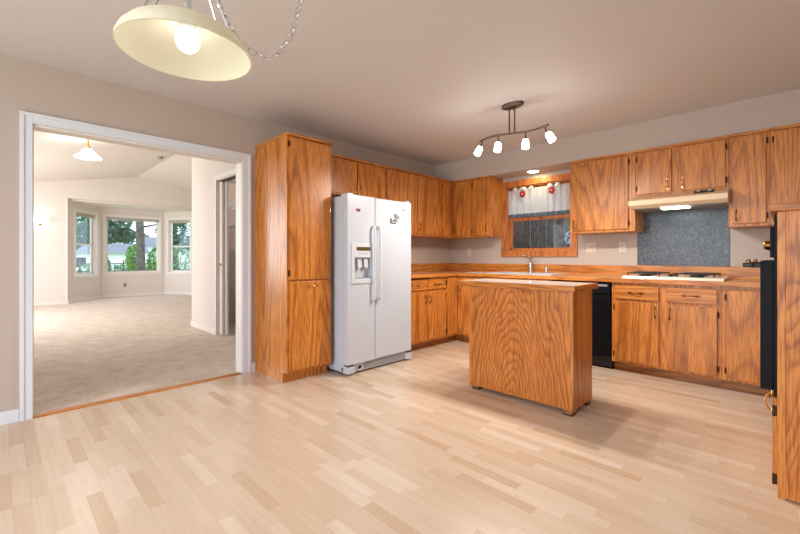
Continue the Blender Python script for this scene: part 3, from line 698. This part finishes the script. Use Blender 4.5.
# ------------------------------------------------------------------ refrigerator
t = thing('refrigerator', 'white side-by-side refrigerator with ice dispenser beside the pantry', 'refrigerator', (0.4, 2.68, 0))
FX1 = 0.80
G().box(0.05, 0.735, 2.246, 3.105, 0.025, 1.675, 0.006).build('body', MAT['white'], t)
g = G(); g.box(0.735, 0.742, 2.255, 3.10, 0.10, 1.67); g.build('door_gasket', MAT['grayp'], t)
def fdoor(y0, y1): return G().box(0.742, FX1, y0, y1, 0.105, 1.685, 0.012).build('door', MAT['white'], t)
# left door with a dispenser recess: built of blocks around the recess
dy0, dy1, dz0, dz1 = 2.325, 2.530, 0.90, 1.10
g = G(); g.box(0.742, FX1, 2.246, dy0, 0.105, 1.685, 0.0); g.box(0.742, FX1, dy1, 2.578, 0.105, 1.685); g.box(0.742, FX1, dy0, dy1, 0.105, dz0); g.box(0.742, FX1, dy0, dy1, dz1, 1.685); g.box(0.742, 0.748, dy0, dy1, dz0, dz1)
bmesh.ops.remove_doubles(g.bm, verts=g.bm.verts, dist=1e-5)
dl = g.build('door', MAT['white'], t)
dr = fdoor(2.588, 3.105)
g = G(); g.box(FX1, FX1+0.008, 2.288, dy0, 0.855, 1.235, 0.002); g.box(FX1, FX1+0.008, dy1, 2.562, 0.855, 1.235, 0.002); g.box(FX1, FX1+0.008, dy0, dy1, dz1, 1.235, 0.002); g.box(FX1, FX1+0.010, dy0, dy1, 0.855, dz0, 0.002)
disp = g.build('dispenser_frame', MAT['wplast'], dl)
disp2 = t
G().box(FX1+0.008, FX1+0.011, 2.345, 2.515, 1.165, 1.20, 0.001).build('display', MAT['olive'], dl, label='olive control display')
g = G()
for k in range(5): g.box(FX1+0.008, FX1+0.0105, 2.37+k*0.026, 2.38+k*0.026, 1.135, 1.143)
g.build('buttons', MAT['grayp'], dl)
for yy in (2.375, 2.455):
    g = G(); g.prism([(yy, 1.09), (yy+0.045, 1.09), (yy+0.055, 1.015), (yy+0.04, 1.0), (yy+0.015, 1.0), (yy+0.002, 1.015)], 0.775, 0.787); g.build('dispenser_paddle', MAT['wplast'], dl)
g = G(); g.box(0.75, FX1+0.004, dy0+0.004, dy1-0.004, dz0, dz0+0.008); g.build('drip_tray', MAT['grayp'], dl)
for yy, par in ((2.548, dl), (2.618, dr)):
    g = G(); g.tube([(FX1-0.002, yy, 1.405), (FX1+0.035, yy, 1.385), (FX1+0.042, yy, 1.33), (FX1+0.042, yy, 0.76), (FX1+0.035, yy, 0.70), (FX1-0.002, yy, 0.68)], [0.013, 0.014, 0.013, 0.013, 0.014, 0.013], 10)
    g.build('handle', MAT['wplast'], par, True)
g = G(); g.box(0.735, 0.772, 2.30, 3.05, 0.022, 0.098)
gr_ = g.build('toe_grille', MAT['white'], t)
g = G()
for k in range(6): g.box(0.772, 0.776, 2.46, 3.03, 0.032+k*0.011, 0.037+k*0.011)
g.build('grille_slots', MAT['grayp'], gr_)
G().lathe([(0, 0), (0.034, 0), (0.034, 0.010), (0.026, 0.013), (0.024, 0.006), (0, 0.006)], (0.772, 2.405, 0.060), 24, (1, 0, 0)).build('filter_cap', MAT['wplast'], gr_, True)
G().lathe([(0, 0), (0.020, 0), (0.020, 0.002), (0, 0.002)], (0.779, 2.405, 0.060), 16, (1, 0, 0)).build('filter_knob', MAT['iron'], gr_, True)
for y0, y1 in ((2.246, 2.33), (3.03, 3.11)):
    o = G().box(0.70, 0.80, y0, y1, 0.02, 0.085, 0.008).build('foot_cover', MAT['white'], t)
    G().box(0.76, 0.795, y0+0.012, y1-0.012, 0.0875, 0.104, 0.003).build('hinge_pin', MAT['iron'], o)
for y0 in (2.26, 3.03): G().box(0.68, 0.79, y0, y0+0.06, 1.676, 1.70, 0.005).build('hinge_cover', MAT['white'], t)
G().box(0.08, 0.70, 2.28, 3.08, 0.0, 0.03).build('base', MAT['rubber'], t)
# maker's emblem and badge on the doors
g = G(); g.lathe([(0, 0), (0.024, 0), (0.022, 0.002), (0, 0.002)], (FX1, 2.985, 1.60), 18, (1, 0, 0), 0.45, 1.0); g.build('emblem', MAT['grayp'], dr)
t = thing('fridge_magnet', 'black feather-shaped magnet on the right refrigerator door', 'magnet', (FX1, 2.86, 1.44))
g = G()
for k in range(7):
    a = math.radians(20+k*9); r0 = 0.02
    g.tube([(FX1+0.006, 2.835+k*0.004, 1.488), (FX1+0.011, 2.835+0.075*math.cos(a), 1.488+0.062*math.sin(a))], [0.005, 0.010], 6)
g.build('feather', MAT['grayp'], t, True)
g = G(); g.box(FX1, FX1+0.004, 2.790, 2.805, 1.455, 1.498); g.box(FX1, FX1+0.004, 2.79, 2.87, 1.448, 1.458); g.box(FX1, FX1+0.004, 2.82, 2.89, 1.470, 1.480); g.build('lettering', MAT['iron'], t)
t = thing('fridge_sticker', 'tiny dark red and black sticker on the left refrigerator door', 'sticker', (FX1, 2.365, 1.53))
G().box(FX1, FX1+0.002, 2.345, 2.372, 1.535, 1.56).build('red_half', MAT['red'], t); G().box(FX1, FX1+0.002, 2.372, 2.395, 1.532, 1.56).build('black_half', MAT['iron'], t)

# ------------------------------------------------------------------ island
t = thing('kitchen_island', 'oak kitchen island on short feet with pale laminate top', 'kitchen island', (2.19, 2.96, 0))
IX0, IX1, IY0, IY1 = 1.775, 2.63, 2.775, 3.14
G().box(IX0+0.02, IX1-0.02, IY0+0.008, IY1-0.01, 0.038, 0.868).build('body', MAT['oz'], t)
G().box(IX0, IX1-0.022, IY0, IY0+0.01, 0.038, 0.868).build('front_panel', MAT['oisl'], t)
G().box(IX1-0.024, IX1, IY0-0.002, IY1, 0.038, 0.868, 0.002).build('end_panel', MAT['oz'], t)
G().box(IX0-0.002, IX0+0.022, IY0-0.003, IY1, 0.038, 0.868, 0.002).build('end_panel', MAT['oz'], t)
for a, b in ((IX0+0.01, IY0+0.02), (IX1-0.07, IY0+0.0), (IX1-0.07, IY1-0.07), (IX0+0.01, IY1-0.07)):
    o = G().box(a+0.004, a+0.059, b+0.004, b+0.059, 0.006, 0.040, 0.002).build('foot', MAT['toe'], t)
    G().box(a, a+0.063, b, b+0.063, 0.0, 0.007).build('foot_pad', MAT['rubber'], o)
G().box(1.69, 2.63, 2.765, 3.19, 0.868, 0.904).build('top', MAT['itop'], t)
for y0 in (2.745, 3.19): G().box(1.67, 2.65, y0, y0+0.02, 0.864, 0.905, 0.003).build('edge_band', MAT['ox'], t)
for x0 in (1.67, 2.63): G().box(x0, x0+0.02, 2.765, 3.19, 0.864, 0.905, 0.003).build('edge_band', MAT['oy'], t)

# ------------------------------------------------------------------ oven cabinet at the right
PX = 3.65
t = thing('oven_cabinet', 'waist-high oak cabinet at the right photo edge housing the black oven', 'cabinet', (3.95, 2.9, 0))
G().box(PX+0.02, 4.25, 2.518, 3.30, 0.0, 1.31).build('body', MAT['oz'], t)
G().box(PX+0.028, 4.25, 2.50, 2.518, 0.008, 1.31).build('end_panel', MAT['oisl'], t)
G().box(PX, PX+0.028, 2.498, 2.54, 0.0, 1.31, 0.003).build('corner_stile', MAT['oz'], t)
G().box(PX, PX+0.02, 2.54, 3.30, 0.0, 0.46, 0.002).build('face_frame', MAT['oz'], t)
G().box(PX-0.028, 4.25, 2.475, 3.32, 1.31, 1.345, 0.006).build('top_ledge', MAT['ox'], t)
o = G().box(PX-0.018, PX, 2.565, 3.24, 0.07, 0.44, 0.004).build('door', MAT['oz'], t)
FR = lambda u, d, z: (PX-d, u, z)
pull(FR, o, 2.60, 0.018, 0.41, True, 'pale_brass'); hinges(FR, o, 2.556, 0.018, 0.0, 0.44)
t = thing('wall_oven', 'black built-in oven with protruding door handle in the right oak cabinet', 'oven', (3.63, 2.88, 0.46))
G().box(PX-0.012, PX+0.02, 2.541, 3.26, 0.465, 1.30).build('body', MAT['black'], t)
od = G().box(PX-0.060, PX-0.012, 2.555, 3.245, 0.475, 1.085, 0.004).build('door', MAT['black'], t)
G().box(PX-0.062, PX-0.059, 2.66, 3.14, 0.60, 0.92).build('window', MAT['iron'], od)
G().box(PX-0.026, PX-0.012, 2.55, 3.25, 1.10, 1.245, 0.003).build('control_panel', MAT['black'], t)
g = G(); g.box(PX-0.125, PX-0.085, 2.565, 3.235, 1.052, 1.074, 0.006)
for yy in (2.60, 3.17): g.box(PX-0.10, PX-0.050, yy, yy+0.03, 1.05, 1.072, 0.002)
hd = g.build('handle', MAT['iron'], od)
for yy in (2.60, 3.17): G().lathe([(0.009, 0), (0.009, 0.012), (0.004, 0.016), (0, 0.016)], (PX-0.105, yy+0.01, 1.074), 10).build('handle_stud', MAT['brass'], hd, True)
for yy in (2.63, 2.76, 3.03, 3.16): G().lathe([(0.022, 0), (0.020, 0.02), (0.016, 0.024), (0, 0.024)], (PX-0.026, yy, 1.16), 16, (-1, 0, 0)).build('control_knob', MAT['brass'], t, True)

# ------------------------------------------------------------------ lamps
# track light
t = thing('track_light', 'curved bronze track light with four lit glass heads above the island', 'ceiling light', (1.97, 3.15, 2.18))
G().lathe([(0, 0), (0.062, 0), (0.060, -0.022), (0.050, -0.030), (0, -0.030)], (1.965, 3.15, 2.44), 32, (0, 0, 1), 1.65, 0.95).build('canopy', MAT['nickel'], t, True)
bar = [(1.635+0.65*k/24, 3.15-0.045*math.sin(2*PI*k/24), 2.185) for k in range(25)]
g = G(); g.tube(bar, 0.010, 8); g.build('curved_bar', MAT['nickel'], t, True)
for x in (1.935, 1.985): g = G(); g.tube([(x, 3.15, 2.41), (x, 3.15, 2.19)], 0.007, 8); g.build('rod', MAT['nickel'], t, True)
for (k, ax) in ((1, (-0.30, -0.35, -1)), (8, (-0.05, -0.12, -1)), (16, (0.0, -0.05, -1)), (23, (0.45, 0.05, -0.80))):
    p = Vector(bar[k]); d = Vector(ax).normalized(); j = p+Vector((0, 0, -0.03)); e = j+d*0.028
    hd = G().tube([tuple(p), tuple(j), tuple(e)], 0.006, 8); hd.lathe([(0, 0), (0.018, 0), (0.020, 0.014), (0, 0.016)], tuple(e-d*0.004), 14, tuple(d))
    hd = hd.build('lamp_head', MAT['nickel'], t, True)
    G().lathe([(0, 0), (0.020, 0), (0.026, 0.012), (0.029, 0.075), (0.027, 0.078), (0, 0.076)], tuple(e+d*0.010), 18, tuple(d)).build('glass_shade', MAT['frost'], hd, True)
    sl = bpy.data.lights.new('track_bulb', 'SPOT'); sl.energy = 37; sl.spot_size = math.radians(178); sl.spot_blend = 0.6; sl.shadow_soft_size = 0.025; sl.color = (1, 0.93, 0.84)
    so = bpy.data.objects.new('track_bulb', sl); COL.objects.link(so); so.location = e+d*0.118; so.rotation_euler = Vector((d.x*0.4, d.y*0.4, d.z)).to_track_quat('-Z', 'Y').to_euler()
# dining pendant
PC = Vector((2.302, 0.428, 1.757))
t = thing('dining_pendant', 'large cream glass dish pendant with round bulb hanging near the camera', 'pendant lamp', tuple(PC))
prof = [(0.196, 0.0), (0.195, 0.011), (0.187, 0.030), (0.168, 0.053), (0.136, 0.075), (0.095, 0.091), (0.055, 0.101), (0.030, 0.104)]
inner = [(r-0.005, h-0.004) for r, h in prof[::-1]]; inner[-1] = (0.190, 0.0)
G().lathe(prof+inner+[prof[0]], tuple(PC), 64).build('glass_shade', MAT['shade'], t, True)
G().lathe([(0, 0.052), (0.015, 0.050), (0.027, 0.040), (0.034, 0.027), (0.037, 0.012), (0.034, -0.005), (0.027, -0.017), (0.014, -0.026), (0, -0.029)][::-1], tuple(PC+Vector((0, 0, 0.036))), 24).build('bulb', MAT['bulb'], t, True)
G().lathe([(0, 0), (0.022, 0), (0.022, 0.03), (0.045, 0.034), (0.045, 0.040), (0.012, 0.05), (0.010, 0.10), (0, 0.10)], tuple(PC+Vector((0, 0, 0.080))), 20).build('socket', MAT['chrome'], t, True)
for k in range(6):
    a = math.radians(45+60*k)
    g = G(); g.tube([tuple(PC+Vector((0.135*math.cos(a), 0.135*math.sin(a), 0.076))), tuple(PC+Vector((0.014*math.cos(a), 0.014*math.sin(a), 0.39)))], 0.0035, 6); g.build('support_rod', MAT['chrome'], t, True)
G().lathe([(0, 0), (0.022, 0), (0.026, 0.02), (0.012, 0.045), (0, 0.05)], tuple(PC+Vector((0, 0, 0.375))), 16).build('hub', MAT['chrome'], t, True)
Fv = Vector((-math.sin(math.radians(44.6)), math.cos(math.radians(44.6)), 0)); Rv = Vector((Fv.y, -Fv.x, 0))
def chain(parent, pts):
    # resample and lay links
    P = [Vector(p) for p in pts]; out = []; step = 0.026; acc = 0; out.append(P[0].copy())
    for a, b in zip(P, P[1:]):
        L_ = (b-a).length; s = step-acc
        while s < L_: out.append(a+(b-a)*(s/L_)); s += step
        acc = L_-(s-step)
    g = G()
    for i, (a, b) in enumerate(zip(out, out[1:])):
        d = (b-a).normalized(); q = Vector((1, 0, 0)).rotation_difference(d) @ Matrix.Rotation(PI/2*(i % 2)+0.4, 3, 'X').to_quaternion()
        g.torus((a+b)/2, 0.0085, 0.0019, q, 1.9, 12, 5)
    return g.build('chain', MAT['chrome'], parent, True)
hubtop = PC+Vector((0, 0, 0.425))
base = hubtop; end = Vector((2.548, 0.756, 2.42))
pts = [tuple(base)]
mid = [(0.18, -0.20), (0.34, -0.34), (0.46, -0.395), (0.58, -0.415), (0.68, -0.41), (0.80, -0.33), (0.90, -0.17), (0.96, 0.03), (1.0, 0.24)]
for u, dz in mid: pts.append((base.x+(end.x-base.x)*u, base.y+(end.y-base.y)*u, base.z+dz))
chain(t, pts)
G().lathe([(0.0, 0.02), (0.012, 0.02), (0.012, 0.0), (0.005, -0.01), (0, -0.01)], (end.x, end.y, 2.42), 10).build('ceiling_hook', MAT['chrome'], t, True)
# closet lamp
t = thing('closet_light', 'small lit dome light on the closet ceiling', 'ceiling light', (-2.2, 2.5, 2.296))
G().lathe([(0, 0), (0.055, 0), (0.055, -0.012), (0, -0.012)], (-2.2, 2.5, 2.36), 20).build('base', MAT['wplast'], t, True)
G().lathe([(0.05, 0), (0.048, -0.025), (0.03, -0.045), (0, -0.052)], (-2.2, 2.5, 2.348), 20).build('dome', MAT['closet'], t, True)
# living pendant
LP = Vector((-3.7, 0.92, 2.575))
t = thing('living_pendant', 'small lit white bell pendant on a brass stem in the living room', 'pendant lamp', tuple(LP))
G().lathe([(0.165, 0.0), (0.150, 0.012), (0.115, 0.045), (0.080, 0.085), (0.055, 0.12), (0.03, 0.135), (0, 0.137)], tuple(LP), 28).build('glass_shade', MAT['lshade'], t, True)
G().lathe([(0, 0.13), (0.035, 0.13), (0.03, 0.165), (0.014, 0.18), (0.012, 0.27), (0.05, 0.285), (0.055, 0.315), (0, 0.315)], tuple(LP), 16).build('brass_stem', MAT['pale_brass'], t, True)
# sconce
t = thing('wall_sconce', 'lit half-bowl wall sconce left of the bay windows', 'wall lamp', (FX, 0.65, 1.85))
g = G(); g.lathe([(0.0, 0), (0.035, 0.004), (0.075, 0.03), (0.115, 0.075), (0.13, 0.11), (0.125, 0.112), (0, 0.09)], (FX+0.11, 0.65, 1.87), 24); g.build('glass_bowl', MAT['sconce'], t, True)
G().box(FX, FX+0.03, 0.62, 0.68, 1.84, 1.93, 0.004).build('back_plate', MAT['pale_brass'], t)
G().lathe([(0, 0), (0.014, 0.002), (0.02, 0.02), (0, 0.02)], (FX+0.11, 0.65, 1.853), 12).build('finial', MAT['brass'], t, True)
# smoke detector on the vault
sp_ = (-5.55, 2.325)
o = G().lathe([(0, 0), (0.06, 0), (0.062, -0.02), (0.05, -0.035), (0, -0.038)], (sp_[0], sp_[1], vz(sp_[1])-0.004), 20).build('smoke_detector', MAT['grayp'], smooth=True)
tag(o, 'small round smoke detector on the vaulted living room ceiling', 'smoke detector')

# ------------------------------------------------------------------ outdoors
GZ = -0.35
struct(G().box(-60, 12, -30, 45, GZ-0.1, GZ), 'ground_lawn', MAT['grass'])
struct(G().box(-0.1, 5.2, 4.93, 5.40, 2.30, 2.38), 'added_eave', MAT['stucco'])  # unseen roof eave, added to darken the view outside the kitchen window
def cloud(g, c, rad, n, size, flat=1.0):
    for _ in range(n):
        a = random.uniform(0, 2*PI); z = random.uniform(-1, 1); r = random.uniform(0.55, 1)**0.5*math.sqrt(1-z*z)
        p = Vector((c[0]+rad[0]*r*math.cos(a), c[1]+rad[1]*r*math.sin(a), c[2]+rad[2]*z))
        n_ = Vector((random.gauss(0, 1), random.gauss(0, 1), random.gauss(0, 1)+0.6)).normalized()
        u = n_.orthogonal().normalized(); v_ = n_.cross(u); s = size*random.uniform(0.6, 1.3)
        g.bm.faces.new([g.bm.verts.new(p+u*s*0.5), g.bm.verts.new(p+v_*s*0.28), g.bm.verts.new(p-u*s*0.5), g.bm.verts.new(p-v_*s*0.28)])
def trunk(g, x, y, z0, z1, r0, r1):
    n = 9; path = []; rs = []
    for k in range(n):
        f = k/(n-1); path.append((x+0.05*math.sin(5*f), y+0.04*math.sin(7*f+1), z0+(z1-z0)*f)); rs.append(r1+(r0-r1)*(1-f)+(0.45*r0*max(0, 1-f*7)))
    g.tube(path, rs, 12)
def tree(label, x, y, z1, r0, clouds, mat, n, size, tname='conifer_tree', z0=GZ, group='trees in the garden'):
    t = thing(tname, label, 'tree', (x, y, z0), group)
    g = G(); trunk(g, x, y, z0, z1, r0, r0*0.45)
    for cl in clouds: g.tube([(x, y, max(z0+0.4, cl[2]-0.3)), (cl[0], cl[1], cl[2])], [r0*0.3, r0*0.1], 5)
    g.build('trunk', MAT['bark'], t, True)
    g = G()
    for cl in clouds: cloud(g, cl[:3], cl[3:6], n, size)
    g.build('foliage', mat, t)
tree('large grey-barked conifer trunk on the lawn in the middle bay window', -14.2, 3.80, 9, 0.165,
     [(-14, 4.9, 2.55, 0.5, 0.55, 0.16), (-14.2, 3.1, 2.75, 0.4, 0.5, 0.15), (-14.2, 4, 4.2, 1.6, 1.7, 0.8), (-14.2, 4, 5.6, 1.3, 1.4, 0.8)], MAT['conifer'], 420, 0.16)
tree('broad dark conifer left in the middle bay window', -25, 4.1, 7, 0.25,
     [(-25, 4.3, 2.6, 1.3, 0.9, 0.7), (-24.5, 3.6, 3.6, 1.4, 1.1, 1.0), (-25, 4.9, 3.3, 1.3, 0.8, 0.9), (-25, 5.3, 2.45, 1.0, 0.6, 0.4), (-25, 4.2, 5, 1.5, 1.3, 1.3)], MAT['conifer'], 1500, 0.2)
tree('dark conifer filling the left bay window', -20, 2.3, 6, 0.18,
     [(-20, 2.45, 2.9, 0.9, 0.7, 0.7), (-20, 2.2, 1.75, 0.9, 0.55, 0.30), (-20, 2.8, 2.2, 0.9, 0.4, 0.5), (-20, 2.4, 4.2, 0.9, 1.0, 1.1)], MAT['conifer'], 1100, 0.15)
tree('tall blue-green tree filling the right bay window', -19, 6.4, 5, 0.16,
     [(-19, 6.2, 2.6, 0.8, 0.7, 0.9), (-19, 6.8, 2.4, 0.8, 0.7, 1.0), (-19, 6.5, 4.0, 1, 1.1, 0.9)], MAT['conifer'], 1400, 0.15)
tree('distant dark tree rising behind the white house', -52, 9.0, 4.5, 0.3,
     [(-52, 9.1, 2.8, 1.2, 1.7, 1.2), (-52, 11.6, 3.1, 1.2, 1.5, 1.0), (-52, 7.6, 3.5, 1.2, 1.5, 1.2)], MAT['conifer'], 900, 0.35)
def shrub(label, c, rad, mat, n, size):
    t = thing('garden_shrub', label, 'shrub', (c[0], c[1], GZ), 'shrubs in the garden')
    g = G()
    for k in range(5): g.tube([(c[0], c[1], GZ), (c[0]+rad[0]*0.6*math.cos(k*1.3), c[1]+rad[1]*0.6*math.sin(k*1.3), c[2]+rad[2]*0.5)], [0.025, 0.01], 5)
    g.build('stems', MAT['bark'], t)
    g = G(); cloud(g, c, rad, n, size); g.build('foliage', mat, t)
shrub('bright green shrub just left of the big trunk', (-16.8, 4.18, 1.05), (0.5, 0.34, 0.62), MAT['bush'], 1300, 0.11)
shrub('bright green shrub right of the big trunk', (-16.8, 5.08, 0.95), (0.5, 0.44, 0.60), MAT['bush'], 1300, 0.11)
shrub('pale green shrub low in the right bay window', (-14.5, 5.25, 0.85), (0.5, 0.55, 0.75), MAT['pale'], 1600, 0.10)
def hedge(label, x, y0, y1, z1, mat, n, size):
    t = thing('garden_hedge', label, 'hedge', (x, (y0+y1)/2, GZ))
    g = G()
    y = y0
    while y < y1: g.tube([(x, y, GZ), (x, y+0.1, (GZ+z1)/2)], [0.03, 0.015], 5); y += 0.4
    g.build('stems', MAT['bark'], t)
    g = G(); k = int((y1-y0)/0.5)
    for i in range(k): cloud(g, (x, y0+(i+0.5)*(y1-y0)/k, (GZ+z1)/2+random.uniform(-0.1, 0.05)), (0.5, 0.5, (z1-GZ)/2), n//k, size)
    g.build('foliage', mat, t)
hedge('low pale green hedge in front of the white house', -31, 4.0, 9.5, 0.62, MAT['pale'], 3500, 0.2)
# garden fence
t = thing('garden_fence', 'low post and rail fence across the lawn beyond the bay windows', 'fence', (-22, 4.5, GZ))
for k in range(14):
    y = 1.0+k*0.62; G().box(-22.04, -21.96, y-0.03, y+0.03, GZ, 0.95).build('post', MAT['bark'], t)
for z in (0.35, 0.75): G().box(-21.96, -21.93, 0.7, 9.6, z, z+0.05).build('rail', MAT['bark'], t)
# neighbour house
t = thing('white_house', 'low white house far beyond the garden fence', 'house', (-38, 7.5, GZ))
G().box(-41, -37.5, 3.5, 9.2, GZ, 1.5).build('walls', MAT['stucco'], t)
g = G(lambda a, b, c: (b, a, c)); g.prism([(-41.4, 1.45), (-39.2, 2.35), (-37.1, 1.45)], 3.2, 9.5); g.build('roof', MAT['roof'], t)
for y in (4.3, 5.8, 7.9): G().box(-37.52, -37.47, y, y+0.7, 0.3, 1.1).build('window', MAT['iron'], t)
t = thing('grey_roofed_house', 'grey-roofed house far right of the big trunk', 'house', (-44, 12, GZ))
G().box(-47, -43, 10.8, 15.2, GZ, 2.3).build('walls', MAT['stucco'], t)
g = G(lambda a, b, c: (b, a, c)); g.prism([(-47.4, 2.2), (-45, 3.3), (-42.6, 2.2)], 10.5, 15.5); g.build('roof', MAT['roof'], t)
# side yard fence outside the kitchen window
t = thing('board_fence', 'weathered grey board fence close outside the kitchen window', 'fence', (1.0, 6.5, GZ))
g = G(); x = -2.6
while x < 3.4:
    wd_ = 0.135; g.box(x, x+wd_, 6.40+random.uniform(-0.006, 0.006), 6.425, GZ, 2.55+random.uniform(-0.01, 0.01)); x += 0.142
g.build('boards', MAT['fence'], t)
for z in (0.2, 1.9): G().box(-2.6, 3.4, 6.426, 6.50, z, z+0.09).build('rail', MAT['fence'], t)
for x in (-2.2, 0.2, 2.6): G().box(x, x+0.09, 6.50, 6.59, GZ, 2.6).build('post', MAT['fence'], t)
t = thing('garden_plaque', 'round blue and white plaque hanging on the board fence outside the kitchen window', 'plaque', (1.235, 6.38, 1.27))
G().lathe([(0, 0.0), (0.08, 0.0), (0.132, 0.010), (0.134, 0.016), (0.08, 0.010), (0, 0.008)], (1.235, 6.388, 1.41), 28, (0, -1, 0)).build('disc', MAT['plate'], t, True)
G().torus((1.235, 6.376, 1.41), 0.136, 0.009, Vector((0, 0, 1)).rotation_difference(Vector((0, -1, 0))), 1, 28, 6).build('rim', MAT['iron'], t)
for o in bpy.data.objects:
    if '_w' in o: del o['_w']
